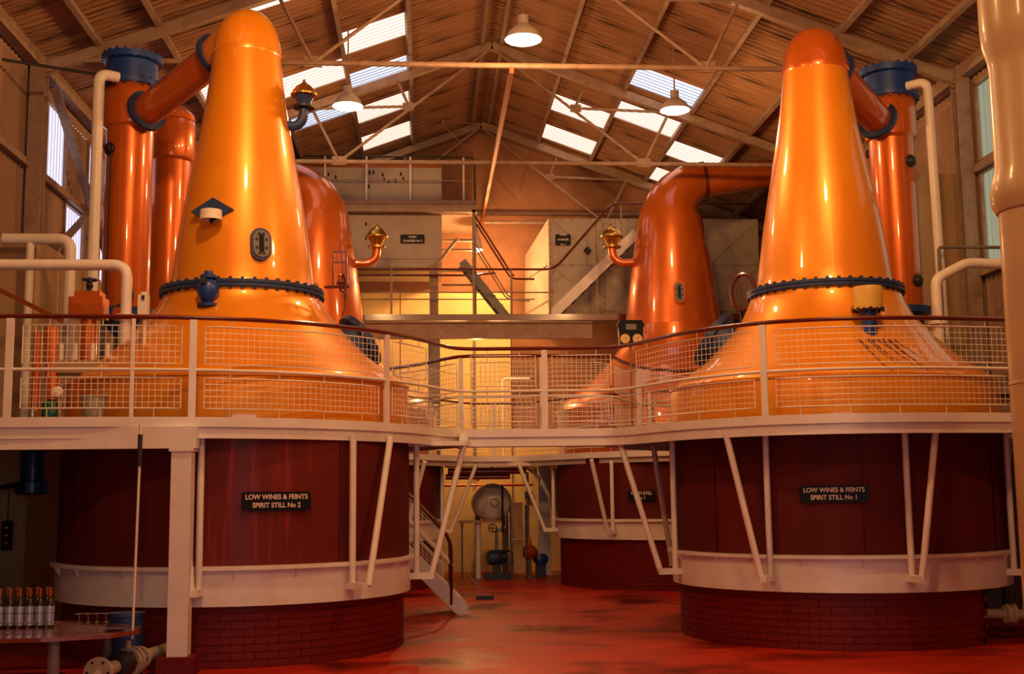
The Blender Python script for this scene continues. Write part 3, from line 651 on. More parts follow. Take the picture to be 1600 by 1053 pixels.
porthole(6.35, 15.80, 6.05, 0.30, R(28), c3); porthole(6.35, 15.80, 4.42, 0.30, R(30), c3)
c4 = condenser(-4.85, 22.9, 8.3, 'copper condenser hidden behind the front left neck, end of the rear left lyne arm', cap=False)
c5 = condenser(7.42, 22.95, 8.3, 'copper condenser behind the front right neck, end of the rear right lyne arm', cap=False)

# ------------------------------------------------------------------ platforms
class Path:
    """plan curve with arc length"""
    def __init__(s, pts, step=8, closed=False):
        s.P = smooth_path([(x, y, 0) for x, y in pts], step); s.S = [0.0]
        for a, b_ in zip(s.P[:-1], s.P[1:]): s.S.append(s.S[-1]+(b_-a).length)
        s.L = s.S[-1]
    def at(s, d):
        d = max(0, min(s.L-1e-6, d)); i = 0
        while s.S[i+1] < d: i += 1
        t = (d-s.S[i])/max(1e-9, s.S[i+1]-s.S[i]); return s.P[i].lerp(s.P[i+1], t)
    def nrm(s, d):
        a = s.at(max(0, d-0.05)); b_ = s.at(min(s.L, d+0.05)); t = (b_-a).normalized(); return Vector((t.y, -t.x, 0))
    def near(s, x, y):
        q = Vector((x, y, 0)); best = min(range(len(s.P)), key=lambda i: (s.P[i]-q).length); d0 = s.S[best]
        return min((d0+0.01*k for k in range(-30, 31)), key=lambda d: (s.at(d)-q).length)
    def seg(s, a, b_, step=0.12):
        n_ = max(2, int((b_-a)/step)); return [a+(b_-a)*k/n_ for k in range(n_+1)]
def ribbon(path, a, b_, z0, z1, th, off=0.0, step=0.12):
    mb = MB(); D = path.seg(a, b_, step); vs = []
    for d in D:
        p = path.at(d); n_ = path.nrm(d); p0 = p+n_*(off); p1 = p+n_*(off-th)
        vs += [(p0.x, p0.y, z0), (p0.x, p0.y, z1), (p1.x, p1.y, z1), (p1.x, p1.y, z0)]
    fs = []
    for i in range(len(D)-1):
        for j in range(4): fs.append((4*i+j, 4*i+(j+1) % 4, 4*i+4+(j+1) % 4, 4*i+4+j))
    fs.append((0, 3, 2, 1)); k = 4*(len(D)-1); fs.append((k, k+1, k+2, k+3)); mb.add(vs, fs); return mb
def rail_tube(path, a, b_, z, r, off=0.0, step=0.12, n=8):
    mb = MB(); mb.tube([path.at(d)+path.nrm(d)*off+Vector((0, 0, z)) for d in path.seg(a, b_, step)], r, n); return mb
def mesh_panel(path, a, b_, z0, z1, parent, pitch=0.06, wr_=0.0028, fr=0.0075, stubs=True, zlo=None, zhi=None):
    f = MB(); D = path.seg(a, b_, 0.10); P = lambda d, z: path.at(d)+Vector((0, 0, z))
    loop = [P(d, z0) for d in D]+[P(d, z1) for d in reversed(D)]; f.tube(loop, fr, 4, closed=True)
    if stubs:
        m_ = max(2, int((b_-a)/0.6)+1)
        for k in range(m_):
            d = a+(b_-a)*(k+0.5)/m_; f.tube([P(d, zlo), P(d, z0)], 0.005, 4); f.tube([P(d, z1), P(d, zhi)], 0.005, 4)
    fo = f.build('mesh_panel', 'white', parent)
    g = MB(); k = 1; N_ = max(2, round((b_-a)/pitch))
    for k in range(1, N_): d = a+(b_-a)*k/N_; g.tube([P(d, z0), P(d, z1)], wr_, 3, caps=False)
    M_ = max(2, round((z1-z0)/pitch))
    for k in range(1, M_): z = z0+(z1-z0)*k/M_; g.tube([P(d, z) for d in path.seg(a, b_, 0.15)], wr_, 3, caps=False)
    go = g.build('wire_grid', 'white', fo, kind='stuff'); return fo
def guard(path, posts, ztop, zdeck, parent, rail='rail', r=0.022, panels=True, a=0.0, b_=None, post_w=0.06, gap=0.09, mid=True, extra=()):
    b_ = path.L if b_ is None else b_
    rail_tube(path, a, b_, ztop, r).build('handrail', rail, parent, smooth=True)
    if mid: rail_tube(path, a, b_, zdeck+0.46, 0.016).build('middle_rail', 'white', parent, smooth=True)
    for d in posts:
        p = path.at(d); n_ = path.nrm(d); q = MB(); ang = math.atan2(n_.y, n_.x)
        q.cbox((0, 0, (ztop+zdeck)/2-0.01), (0.035, post_w, ztop-zdeck), T((p.x, p.y, 0), ang)); q.build('post', 'white', parent)
    if panels:
        ds = [a]+list(posts)+[b_] if not (abs(posts[0]-a) < 0.1) else list(posts)
        for d0, d1 in zip(ds[:-1], ds[1:]):
            if d1-d0 < 0.35: continue
            mesh_panel(path, d0+gap, d1-gap, zdeck+0.52, ztop-0.10, parent, zlo=zdeck+0.47, zhi=ztop)
            mesh_panel(path, d0+gap, d1-gap, zdeck+0.09, zdeck+0.37, parent, zlo=zdeck, zhi=zdeck+0.45)
ZD, ZT = 2.43, 3.41
FP = [(-5.42, 11.9), (-4.7, 11.88), (-4.0, 11.88), (-3.15, 11.90), (-2.29, 12.0), (-1.66, 12.2), (-1.08, 12.52), (-0.46, 13.12), (-0.03, 13.85), (0.25, 14.45), (0.5, 14.63), (1.0, 14.62), (1.41, 14.60), (1.95, 14.57), (2.3, 14.45), (2.52, 14.0),
      (2.75, 13.38), (3.05, 12.9), (3.5, 12.42), (4.1, 12.14), (4.8, 12.05), (5.45, 12.1), (6.08, 12.2), (6.9, 12.35), (7.8, 12.5)]
path = Path(FP)
BP = [(-0.75, 17.2), (-0.47, 16.85), (-0.07, 16.3), (0.18, 15.8), (0.42, 15.45), (0.8, 15.38), (1.45, 15.38), (2.1, 15.4), (2.38, 15.55), (2.6, 16.1), (2.95, 16.8), (3.4, 17.25), (3.9, 17.45), (4.6, 17.5)]
back = Path(BP)
pf = thing('gallery_platform', (1.2, 14.6, ZD), 'near white-railed gallery wrapped around the two front stills', 'platform')
poly = [(p.x, p.y) for p in path.P]+[(7.75, 18.2), (4.6, 18.2)]+[(p.x, p.y) for p in reversed(back.P)]+[(-0.75, 19.2), (-5.4, 19.2)]
b = MB(); b.prism(poly, ZD-0.05, ZD, None); b.build('deck_plate', 'grey', pf)
ribbon(path, 0, path.L, ZD-0.09, ZD+0.005, 0.02, 0.02).build('toe_plate', 'white', pf, smooth=True)
ribbon(path, 0, path.L, ZD-0.20, ZD-0.09, 0.03, -0.005, 0.12).build('edge_beam', 'white', pf)
ribbon(back, 0, back.L, ZD-0.18, ZD+0.005, 0.03, -0.02).build('rear_edge_beam', 'white', pf)
b = MB(); b.box((-5.4, 11.90, ZD-0.30), (-2.22, 12.06, ZD-0.09)); b.build('main_beam', 'white', pf)
for x, y0, y1 in ((0.42, 12.9, 15.4), (2.3, 13.2, 15.4)): b = MB(); b.box((x-0.05, y0+1.4, ZD-0.2), (x+0.05, y1, ZD-0.05)); b.build('cross_beam', 'white', pf)
posts = [path.near(*q) for q in ((-5.3, 11.9), (-4.0, 11.88), (-2.29, 12.0), (-0.44, 13.14), (1.41, 14.6), (3.5, 12.42), (6.08, 12.2), (7.7, 12.5))]
rail_tube(path, 0, path.L, ZT, 0.023).build('handrail', 'rail', pf, smooth=True)
rail_tube(path, 0, path.L, ZD+0.465, 0.017).build('middle_rail', 'white', pf, smooth=True)
for d in posts+[path.near(-2.85, 11.93)]:
    p = path.at(d); n_ = path.nrm(d); q = MB(); wd = 0.07 if d in posts else 0.035
    q.cbox((0, 0, (ZT+ZD)/2-0.04), (0.03, wd, ZT-ZD+0.04), T((p.x, p.y, 0), math.atan2(n_.y, n_.x))); q.build('post', 'white', pf)
pairs = [(-5.2, 11.9, -4.1, 11.88), (-3.88, 11.88, -2.40, 11.98), (-2.18, 12.02, -0.52, 13.04), (-0.38, 13.22, -0.02, 13.88), (0.52, 14.63, 1.30, 14.6), (1.50, 14.6, 2.2, 14.5), (2.45, 14.15, 3.42, 12.5), (3.6, 12.36, 6.02, 12.18), (6.2, 12.22, 7.6, 12.48)]
for x0, y0, x1, y1 in pairs:
    a0, a1 = path.near(x0, y0), path.near(x1, y1)
    mesh_panel(path, a0, a1, ZD+0.525, ZT-0.085, pf, zlo=ZD+0.48, zhi=ZT)
    mesh_panel(path, a0, a1, ZD+0.09, ZD+0.385, pf, zlo=ZD, zhi=ZD+0.45)
for k in range(3):          # curved plain rails at the two necks of the bridge
    for a0, a1 in ((path.near(0.0, 13.9), path.near(0.5, 14.63)), (path.near(2.2, 14.5), path.near(2.45, 14.15))):
        rail_tube(path, a0, a1, ZD+0.09+0.29*k, 0.006, n=5).build('thin_rail', 'white', pf)
# rear handrail of the same gallery
rail_tube(back, 0, back.L, ZT, 0.023).build('handrail', 'rail', pf, smooth=True)
rail_tube(back, 0, back.L, ZD+0.465, 0.017).build('middle_rail', 'white', pf, smooth=True)
for q in ((-0.47, 16.85), (0.42, 15.45), (1.45, 15.38), (2.95, 16.8), (4.5, 17.5)):
    p = back.at(back.near(*q)); q = MB(); q.cbox((p.x, p.y, (ZT+ZD)/2-0.02), (0.06, 0.03, ZT-ZD)); q.build('post', 'white', pf)
for x0, y0, x1, y1 in ((-0.42, 16.78, 0.38, 15.5), (0.55, 15.4, 1.38, 15.38), (1.52, 15.38, 2.3, 15.5), (2.42, 15.65, 2.9, 16.7), (3.05, 16.95, 4.4, 17.5)):
    a0, a1 = back.near(x0, y0), back.near(x1, y1)
    mesh_panel(back, a0, a1, ZD+0.525, ZT-0.085, pf, zlo=ZD+0.48, zhi=ZT, wr_=0.0035); mesh_panel(back, a0, a1, ZD+0.09, ZD+0.385, pf, zlo=ZD, zhi=ZD+0.45, wr_=0.0035)
# raking brackets off the drums
def brackets(c, RDx, azs, zb, parent, ztop, reach=0.68, top_az=0.0):
    for a in azs:
        a = R(a); ta = a+R(top_az); g = MB(); g.tube([on(c, a, RDx+0.10, zb), on(c, a, RDx+0.10, ztop)], 0.035, 10); g.build('bracket_post', 'white', parent, smooth=True)
        g = MB(); g.beam(on(c, a, RDx+0.02, zb), on(c, a, RDx+0.30, zb), 0.07, 0.07); g.build('bracket_foot', 'white', parent)
        g = MB(); g.tube([on(c, a+R(top_az)*0.12, RDx+0.27, zb), on(c, ta, RDx+reach, ztop)], 0.036, 10); g.build('bracket_rake', 'white', parent, smooth=True)
brackets(SL, RD, (-2,), 0.75, pf, ZD-0.15, 0.12, -6); brackets(SL, RD, (43,), 0.75, pf, ZD-0.15, 0.12, 16); brackets(SL, RD, (87,), 0.75, pf, ZD-0.15, 0.66, 4)
brackets(SR, RD, (-38.5,), 0.75, pf, ZD-0.15, 0.48, -7); brackets(SR, RD, (3,), 0.75, pf, ZD-0.15, 0.34, 6); brackets(SR, RD, (-83,), 0.75, pf, ZD-0.15, 0.66, -9); brackets(SR, RD, (50, 98, -128), 0.75, pf, ZD-0.15, 0.5)
b = MB(); b.box((-0.35, 14.0, ZD-0.21), (0.42, 14.28, ZD-0.16)); b.build('bracket_plate', 'white', pf)
# the square column with its red plinth
t = thing('steel_column', (-2.35, 11.98, 0), 'square white column under the near gallery, left of the front left drum', 'column')
b = MB(); b.box((-2.45, 11.88, 0.17), (-2.26, 12.07, ZD-0.30)); b.box((-2.47, 11.86, ZD-0.33), (-2.24, 12.09, ZD-0.30)); b.build('shaft', 'white', t)
b = MB(); b.box((-2.53, 11.80, 0), (-2.19, 12.14, 0.18)); b.build('plinth', 'brick', t)

# rear gallery around the wash stills
ZD2 = 2.38
RP = [(-5.42, 20.35), (-3.6, 20.3), (-2.1, 20.35), (-1.2, 20.7), (-0.35, 21.35), (0.3, 22.3), (0.85, 23.05), (1.3, 23.1), (1.8, 23.05), (2.35, 22.3), (3.0, 21.35), (3.8, 20.65), (4.75, 20.35), (5.7, 20.4), (7.8, 20.5)]
rp = Path(RP); rg = thing('gallery_platform', (1.3, 23, ZD2), 'far white-railed gallery around the two rear stills, seen below the near one', 'platform')
b = MB(); b.prism([(p.x, p.y) for p in rp.P]+[(7.75, 26.85), (2.2, 26.85), (2.2, 25.2), (0.2, 25.2), (0.2, 26.85), (-5.4, 26.85)], ZD2-0.05, ZD2); b.build('deck_plate', 'grey', rg)
ribbon(rp, 0, rp.L, ZD2-0.10, ZD2+0.005, 0.02, 0.02).build('toe_plate', 'white', rg, smooth=True)
ribbon(rp, 0, rp.L, ZD2-0.19, ZD2-0.10, 0.06, -0.06, 0.5).build('edge_beam', 'white', rg)
guard(rp, [rp.near(*q) for q in ((-5.2, 20.35), (-3.2, 20.3), (-1.2, 20.7), (0.05, 21.9), (1.25, 23.1), (2.45, 22.15), (3.8, 20.65), (5.7, 20.4), (7.6, 20.5))], ZD2+1.0, ZD2, rg)
brackets(WR_, 2.28, (-88, -40, 5, 50), 1.0, rg, ZD2-0.15, 0.75); brackets(WL_, 2.28, (88, 43, 0), 1.0, rg, ZD2-0.15, 0.75)
for x, y, lb in ((2.42, 25.6, 'pale square column behind the rear right drum'), (0.13, 24.6, 'pale square pillar carrying the white tank at left')):
    b = MB(); z1 = 2.33 if x > 1 else 8.0; b.box((x-0.12, y-0.1, 0), (x+0.12, y+0.1, z1 if x > 1 else 5.0)); b.box((x-0.17, y-0.15, 0), (x+0.17, y+0.15, 0.03)); alone(b, 'steel_column', 'grey' if x < 1 else 'white', (x, y, 0), lb, 'column')

# ------------------------------------------------------------------ upper walkway at the rear
ZM = 5.20
mz = thing('rear_walkway', (1.3, 24.3, ZM), 'upper walkway across the rear wall, between the white tanks', 'walkway')
b = MB(); b.box((-5.3, 24.0, ZM-0.05), (7.7, 24.75, ZM)); b.build('deck_plate', 'grey', mz)
b = MB(); b.box((-5.3, 23.96, ZM-0.09), (7.7, 24.0, ZM+0.03)); b.build('edge_plate', 'rail', mz)
b = MB(); b.box((-5.3, 24.05, ZM-0.45), (3.3, 24.15, ZM-0.12)); b.box((-5.3, 24.0, ZM-0.14), (3.3, 24.2, ZM-0.11)); b.build('girder', 'beam', mz)
b = MB(); b.tube(bend([(-5.3, 24.02, ZM+0.95), (2.55, 24.02, ZM+0.95), (3.75, 24.02, ZM+2.32), (7.7, 24.02, ZM+2.32)], 0.2), 0.022, 8); b.build('handrail', 'rail', mz, smooth=True)
b = MB(); b.tube([(-5.3, 24.02, ZM+0.48), (2.55, 24.02, ZM+0.48)], 0.014, 6); b.build('middle_rail', 'beam', mz)
b = MB(); b.tube(bend([(-5.3, 24.7, ZM+0.95), (0.9, 24.7, ZM+0.95), (1.4, 24.7, ZM+1.0)], 0.1), 0.022, 8); b.build('handrail', 'rail', mz, smooth=True)
b = MB(); b.tube([(-5.3, 24.7, ZM+0.45), (2.2, 24.7, ZM+0.45)], 0.014, 6); b.build('middle_rail', 'beam', mz)
for x in (-4.0, -2.6, -0.72, 0.92, 1.68, 2.45): b = MB(); b.beam((x, 24.02, ZM), (x, 24.02, ZM+0.95), 0.04, 0.04); b.build('post', 'beam', mz)
# rising stair in front of the right tank
ts = thing('steel_stair', (2.5, 24.35, ZM), 'pale steel stair rising to the right in front of the bolted tank', 'stairs')
for y in (24.08, 24.62): b = MB(); b.beam((2.5, y, ZM+0.03), (4.25, y, ZM+1.72), 0.03, 0.20); b.build('stringer', 'white', ts)
for k in range(9): x = 2.6+0.19*k; b = MB(); b.box((x, 24.1, ZM+0.15+0.185*k), (x+0.2, 24.6, ZM+0.18+0.185*k)); b.build('tread', 'dark', ts)
b = MB(); b.beam((3.42, 24.1, ZM), (3.42, 24.1, ZM+1.95), 0.04, 0.04); b.build('post', 'beam', ts)
b = MB(); b.beam((3.95, 24.1, ZM+1.4), (3.95, 24.1, ZM+2.3), 0.03, 0.03); b.build('post', 'beam', ts)
# steep stair coming down at the left from the tank-top gallery
td = thing('steel_stair', (1.55, 24.4, ZM), 'steep pale stair going down right from the gallery of the left tank', 'stairs')
for y in (24.2, 24.6): b = MB(); b.beam((0.70, y, ZM+1.15), (1.58, y, ZM+0.02), 0.03, 0.16); b.build('stringer', 'grey', td)
for y in (24.2, 24.62):
    b = MB(); b.tube(bend([(0.95, y, ZM+2.1), (1.72, y, ZM+0.86), (2.2 if y > 24.4 else 1.75, y, ZM+0.86)], 0.12), 0.02, 8); b.build('handrail', 'rail', td, smooth=True)
    b = MB(); b.tube(bend([(0.95, y, ZM+1.55), (1.62, y, ZM+0.44), (2.1 if y > 24.4 else 1.7, y, ZM+0.40)], 0.12), 0.014, 6); b.build('middle_rail', 'beam', td)
for k in range(6): b = MB(); b.box((0.72+0.15*k, 24.2, ZM+1.0-0.19*k), (0.92+0.15*k, 24.6, ZM+1.03-0.19*k)); b.build('tread', 'grey', td)

# ------------------------------------------------------------------ tanks
tl = thing('charger_tank', (-1.8, 25.9, ZM), 'flat white steel tank at rear left carrying a black plate and an upper gallery', 'tank')
b = MB(); b.box((-4.2, 24.86, 6.35), (0.30, 26.6, 7.45)); b.box((-4.2, 24.86, 7.63), (0.30, 26.6, 8.46)); b.build('tank_shell', 'tank', tl)
for x0, x1 in ((-4.2, -2.7), (-2.68, -1.22), (-1.2, 0.30)):
    b = MB(); b.box((x0+0.01, 24.835, 6.52), (x1-0.01, 24.86, 7.44)); b.build('shell_plate', 'tank', tl)
    b = MB(); b.box((x0+0.01, 24.835, 7.65), (x1-0.01, 24.86, 8.44)); b.build('shell_plate', 'tank', tl)
b = MB(); b.box((-4.2, 24.55, 7.45), (1.02, 26.6, 7.66)); b.box((-4.2, 24.52, 7.62), (1.02, 24.56, 7.69)); b.build('gallery_ledge', 'beam', tl)
b = MB(); b.tube(bend([(-4.2, 24.6, 8.62), (0.98, 24.6, 8.62), (0.98, 24.6, 7.66)], 0.12), 0.018, 8); b.build('handrail', 'dark', tl, smooth=True)
b = MB(); b.tube([(-4.2, 24.6, 8.12), (0.98, 24.6, 8.12)], 0.012, 6); b.build('middle_rail', 'beam', tl)
for x in (-3.4, -2.1, -1.25, -0.35, 0.75): b = MB(); b.beam((x, 24.6, 7.66), (x, 24.6, 8.62), 0.035, 0.035); b.build('post', 'white', tl)
b = MB(); b.box((-4.1, 25.2, 8.46), (0.3, 25.3, 8.62)); b.build('orange_header', 'cap', tl)
for x in (0.13, -3.8): b = MB(); b.box((x-0.09, 24.8, 5.0), (x+0.09, 24.98, 6.4)); b.build('support', 'beam', tl)
b = MB(); b.box((0.92, 24.55, ZM), (1.0, 24.63, 7.5)); b.build('support', 'beam', tl)
b = MB(); b.beam((0.15, 24.8, 6.35), (0.62, 24.8, 6.95), 0.04, 0.06); b.build('knee_brace', 'beam', tl)
b = MB(); b.box((0.3, 25.1, 6.95), (0.98, 25.14, 7.0)); b.box((0.3, 25.1, 6.75), (0.98, 25.14, 6.79)); b.box((0.3, 25.1, 6.3), (0.98, 25.14, 6.34)); b.box((0.3, 25.1, 6.0), (0.98, 25.14, 6.04)); b.build('ladder_rungs', 'beam', tl)
b = MB()
for x, z in ((-1.27, 7.25), (-1.22, 8.05), (-1.2, 8.35), (-1.12, 8.35), (-0.93, 8.3), (-0.9, 8.2), (-0.8, 8.16), (-0.66, 8.18), (-0.55, 8.32), (-0.5, 8.22), (-2.05, 8.3), (-1.9, 8.24), (-1.27, 6.95), (-2.2, 7.8)): b.cbox((x, 24.83, z), (0.035, 0.012, 0.07))
b.build('bolt_holes', 'black', tl, kind='stuff')
sign((-0.31, 24.82, 6.935), 0, 0.50, 0.19, ['WASH', 'CHARGER No 2'], 'small black plate reading WASH CHARGER No 2, on the left tank', size=0.062)
tr_ = thing('charger_tank', (4.5, 25.8, ZM), 'cream tank of bolted panels at rear right, with a lit left side', 'tank')
b = MB(); b.v = [(2.53, 24.88, 5.37), (7.0, 24.88, 5.37), (7.0, 26.8, 5.37), (2.17, 26.8, 5.6), (2.53, 24.88, 7.40), (7.0, 24.88, 7.40), (7.0, 26.8, 7.40), (2.19, 26.8, 6.98)]
b.f = [(0, 3, 2, 1), (4, 5, 6, 7), (0, 1, 5, 4), (1, 2, 6, 5), (2, 3, 7, 6), (3, 0, 4, 7)]; b.build('tank_shell', 'tank', tr_)
for i in range(4):
    for j in range(2):
        x0 = 2.60+1.1*i; z0 = 5.42+0.985*j; b = MB(); b.box((x0, 24.86, z0), (x0+1.08, 24.885, z0+0.965))
        for p, q in (((x0, z0), (x0+1.08, z0+0.965)), ((x0, z0+0.965), (x0+1.08, z0))): b.beam((p[0]+0.04, 24.857, p[1]+(0.04 if q[1] > p[1] else -0.04)), (q[0]-0.04, 24.857, q[1]-(0.04 if q[1] > p[1] else -0.04)), 0.012, 0.03, (0, 1, 0))
        b.build('pressed_panel', 'tank', tr_)
b = MB()
for k in range(22):
    for z in (5.40, 6.39, 7.37): b.cbox((2.62+0.2*k, 24.85, z), (0.03, 0.02, 0.03))
for k in range(14):
    for x in (2.56, 3.68): b.cbox((x, 24.85, 5.45+0.14*k), (0.03, 0.02, 0.03))
for k in range(12):
    y = 25.0+0.15*k; b.cbox((2.53-0.02-0.1875*(y-24.88), y, 6.4), (0.03, 0.03, 0.03)); b.cbox((2.53-0.02-0.1875*(y-24.88), y, 5.65), (0.03, 0.03, 0.03))
b.build('panel_bolts', 'beam', tr_, kind='stuff')
sign((2.83, 24.82, 6.93), 0, 0.32, 0.235, ['WASH', 'CHARGER', 'No 1'], 'small black plate reading WASH CHARGER No 1, on the bolted tank', size=0.055)
b = MB(); b.prism([(0, 0.09), (0.09, 0), (0, -0.09), (-0.09, 0)], 0, 0.012, upright((3.34, 24.83, 6.70))); 
q = b.build('hazard_mark', 'black', tr_); b = MB(); b.beam((3.27, 24.81, 6.63), (3.41, 24.81, 6.77), 0.005, 0.03, (0, 1, 0)); b.build('mark_slash', 'tank', q)
b = MB(); b.box((-5.2, 25.0, 0), (-0.75, 25.1, 2.3)); struct(b.build('trim_2', 'cream'))

# ------------------------------------------------------------------ big pipe in the right foreground
t = thing('standpipe', (4.66, 8.72, 0), 'tall beige pipe with a flared hood joint, nearest thing at the right edge', 'pipe'); O = T((4.66, 8.72, 0))
b = MB(); b.lathe([(0.32, 0), (0.32, 3.95)], O, 56); b.build('lower_pipe', 'stand', t, smooth=True)
b = MB(); b.lathe([(0.315, 3.74), (0.335, 3.74), (0.365, 3.80), (0.372, 3.88), (0.355, 3.98), (0.328, 4.08), (0.325, 4.85), (0.335, 4.95), (0.365, 5.05), (0.375, 5.2), (0.375, 8.5)], O, 56); b.build('hood_pipe', 'stand', t, smooth=True)
b = MB(); b.lathe([(0.321, 2.42), (0.326, 2.425), (0.326, 2.44), (0.321, 2.445)], O, 56); b.build('pipe_seam', 'stand', t, smooth=True)

def pipe(pts, r, name, mat, label, cat='pipe', rb=0.14, flanges=(), group=None):
    base = pts[-1]; t = thing(name, base, label, cat, group)
    b = MB(); b.tube(bend(pts, rb), r, 16); b.build('pipe_run', mat, t, smooth=True)
    for p, d in flanges: f = MB(); f.lathe([(0, -0.02), (r*1.9, -0.02), (r*1.9, 0.02), (0, 0.02)], axis_to(d, p), 24); f.build('pipe_flange', mat, t, smooth=True)
    return t
pipe([(-5.4, 13.6, 4.24), (-3.34, 13.6, 4.24), (-3.34, 13.6, 2.44)], 0.062, 'steam_pipe', 'white', 'white pipe bent down to the gallery, left of the front left still', rb=0.16, flanges=[((-3.34, 13.6, 3.66), (0, 0, 1))])
p_ = pipe([(-5.25, 15.2, 4.87), (-4.43, 15.2, 4.87), (-4.43, 15.2, 3.9), (-4.43, 15.2, 2.44)], 0.07, 'steam_pipe', 'white', 'higher white pipe with a sharp bend, in front of the left wall window', rb=0.16)
b = MB(); b.tube([(-4.92, 15.2, 4.85), (-4.92, 15.2, 2.44)], 0.05, 10); b.build('pipe_leg', 'white', p_, smooth=True)
pipe([(-3.98, 15.45, 7.05), (-4.18, 15.3, 7.05), (-4.18, 15.3, 2.44)], 0.07, 'downpipe', 'white', 'tall white downpipe beside the blue-capped condenser at left', rb=0.12)
pipe([(6.45, 15.40, 7.05), (6.64, 15.2, 7.05), (6.70, 15.2, 2.44)], 0.06, 'downpipe', 'white', 'tall white downpipe beside the blue-capped condenser at right', rb=0.12)
pipe([(7.88, 14.4, 4.40), (6.62, 14.3, 4.42), (6.17, 14.2, 4.20), (6.17, 14.2, 2.44)], 0.062, 'steam_pipe', 'white', 'white pipe bent over and down behind the right end of the near handrail', rb=0.10, flanges=[((6.17, 14.2, 3.66), (0, 0, 1))])
pipe([(7.88, 15.0, 4.76), (6.58, 15.0, 4.76), (6.58, 15.0, 4.2), (6.58, 15.0, 2.44)], 0.022, 'conduit_pipe', 'grey', 'thin grey pipe above the bent white pipe at right', rb=0.05)
pipe([(4.3, 11.2, 0.0), (4.3, 11.2, 0.01)], 0.001, 'x', 'grey', 'x') if False else None

# casings on the side walls
def casing(a, b2, name, label, mat='beige'):
    t = thing(name, (a[0], a[1], a[2]), label, 'casing'); m_ = MB(); m_.box(a, b2); m_.build('casing_body', mat, t)
    n_ = max(1, int(round((b2[1]-a[1])/1.0))); xf = b2[0] if a[0] < 0 else a[0]; s = 1 if a[0] < 0 else -1
    for k in range(n_):
        y0 = a[1]+(b2[1]-a[1])*k/n_; y1 = a[1]+(b2[1]-a[1])*(k+1)/n_; q = MB(); q.box((min(xf, xf+0.02*s), y0+0.02, a[2]+0.05), (max(xf, xf+0.02*s), y1-0.02, b2[2]-0.05)); q.build('casing_panel', mat, t)
    return t
casing((-5.38, 15.45, 0.0), (-4.95, 18.6, 4.95), 'wall_casing', 'tall beige casing along the left wall behind the white pipes')
casing((7.05, 16.9, 0.0), (7.75, 20.6, 6.25), 'wall_casing', 'tall beige casing on the right wall, right of the blue-capped condenser')
b = MB(); b.beam((-4.7, 13.3, 3.95), (-3.9, 13.2, 3.55), 0.03, 0.05); alone(b, 'sloping_bar', 'cap', (-4.3, 13.25, 3.7), 'sloping orange-brown bar above the handrail at far left', 'bar')

# things on the gallery at far left
t = thing('valve_box', (-4.06, 14.75, 2.44), 'copper-brown box with a black hand wheel, beside the left condenser', 'valve')
b = MB(); b.box((-4.26, 14.6, 3.80), (-3.86, 14.9, 4.05)); b.box((-4.20, 14.62, 4.05), (-3.90, 14.88, 4.12)); b.build('box_body', 'copper_dark', t)
b = MB(); b.lathe([(0.05, 4.12), (0.03, 4.16), (0.045, 4.2), (0.03, 4.24), (0.02, 4.28)], T((-4.05, 14.72, 0)), 16); b.build('valve_stem', 'dark', t, smooth=True)
ring_wheel((-4.05, 14.72, 4.27), (0, 0, 1), 0.085, 'dark_blue', t)
b = MB(); b.tube([(-4.05, 14.75, 3.8), (-4.05, 14.75, 2.44)], 0.10, 16); b.build('box_stand', 'copper_dark', t, smooth=True)
b = MB(); b.tube(smooth_path([(-3.75, 14.9, 3.95), (-3.62, 14.85, 4.02), (-3.6, 14.8, 4.18), (-3.66, 14.8, 4.25)]), 0.05, 12); b.build('side_elbow', 'dark', t, smooth=True)
b = MB(); b.lathe([(0, -0.09), (0.09, -0.07), (0.12, 0), (0.09, 0.08), (0, 0.10)], T((-3.68, 14.8, 3.86)), 20); b.build('ball_joint', 'copper_dark', t, smooth=True)
t = thing('white_canister', (-3.0, 13.0, 2.44), 'white canister on a post, just left of the front left still flange', 'canister')
b = MB(); b.box((-3.06, 12.95, 3.55), (-2.955, 13.05, 3.80)); b.box((-3.03, 12.96, 3.80), (-2.96, 13.04, 3.83)); b.build('canister_body', 'white', t)
b = MB(); b.box((-3.02, 12.94, 3.74), (-2.99, 12.95, 3.79)); b.build('canister_label', 'dark', t); b = MB(); b.tube([(-3.0, 13.02, 2.44), (-3.0, 13.02, 3.56)], 0.02, 8); b.build('canister_post', 'white', t)
t = thing('pipe_stub_stand', (-4.1, 13.3, 2.44), 'low white bracket shelf with copper pipes, seen through the mesh at far left', 'bracket')
b = MB(); b.box((-4.0, 13.25, 3.0), (-3.3, 13.4, 3.14)); b.box((-3.95, 13.3, 2.9), (-3.7, 13.4, 3.0)); b.build('bracket_shelf', 'beige', t)
for x in (-3.95, -3.8, -3.62, -3.46): b = MB(); b.tube([(x, 13.35, 3.14), (x, 13.35, 3.33)], 0.025, 8); b.build('bracket_stub', 'white', t)
b = MB(); b.tube([(-4.0, 13.3, 2.44), (-4.05, 13.3, 3.5)], 0.07, 14); b.tube([(-4.2, 13.35, 2.44), (-4.2, 13.35, 3.45)], 0.05, 12); b.build('copper_legs', 'copper_dark', t, smooth=True, kind='stuff')
b = MB(); b.tube([(-3.72, 13.35, 2.44), (-3.72, 13.35, 3.0)], 0.05, 12); b.build('bracket_leg', 'copper_dark', t, smooth=True)
b = MB(); b.lathe([(0, 0), (0.085, 0), (0.09, 0.02), (0.09, 0.17), (0.06, 0.21), (0.03, 0.22), (0, 0.22)], T((-3.78, 12.5, 2.435)), 20); alone(b, 'green_can', 'green', (-3.78, 12.5, 2.435), 'dark green can standing on the gallery floor at far left', 'can', smooth=True)
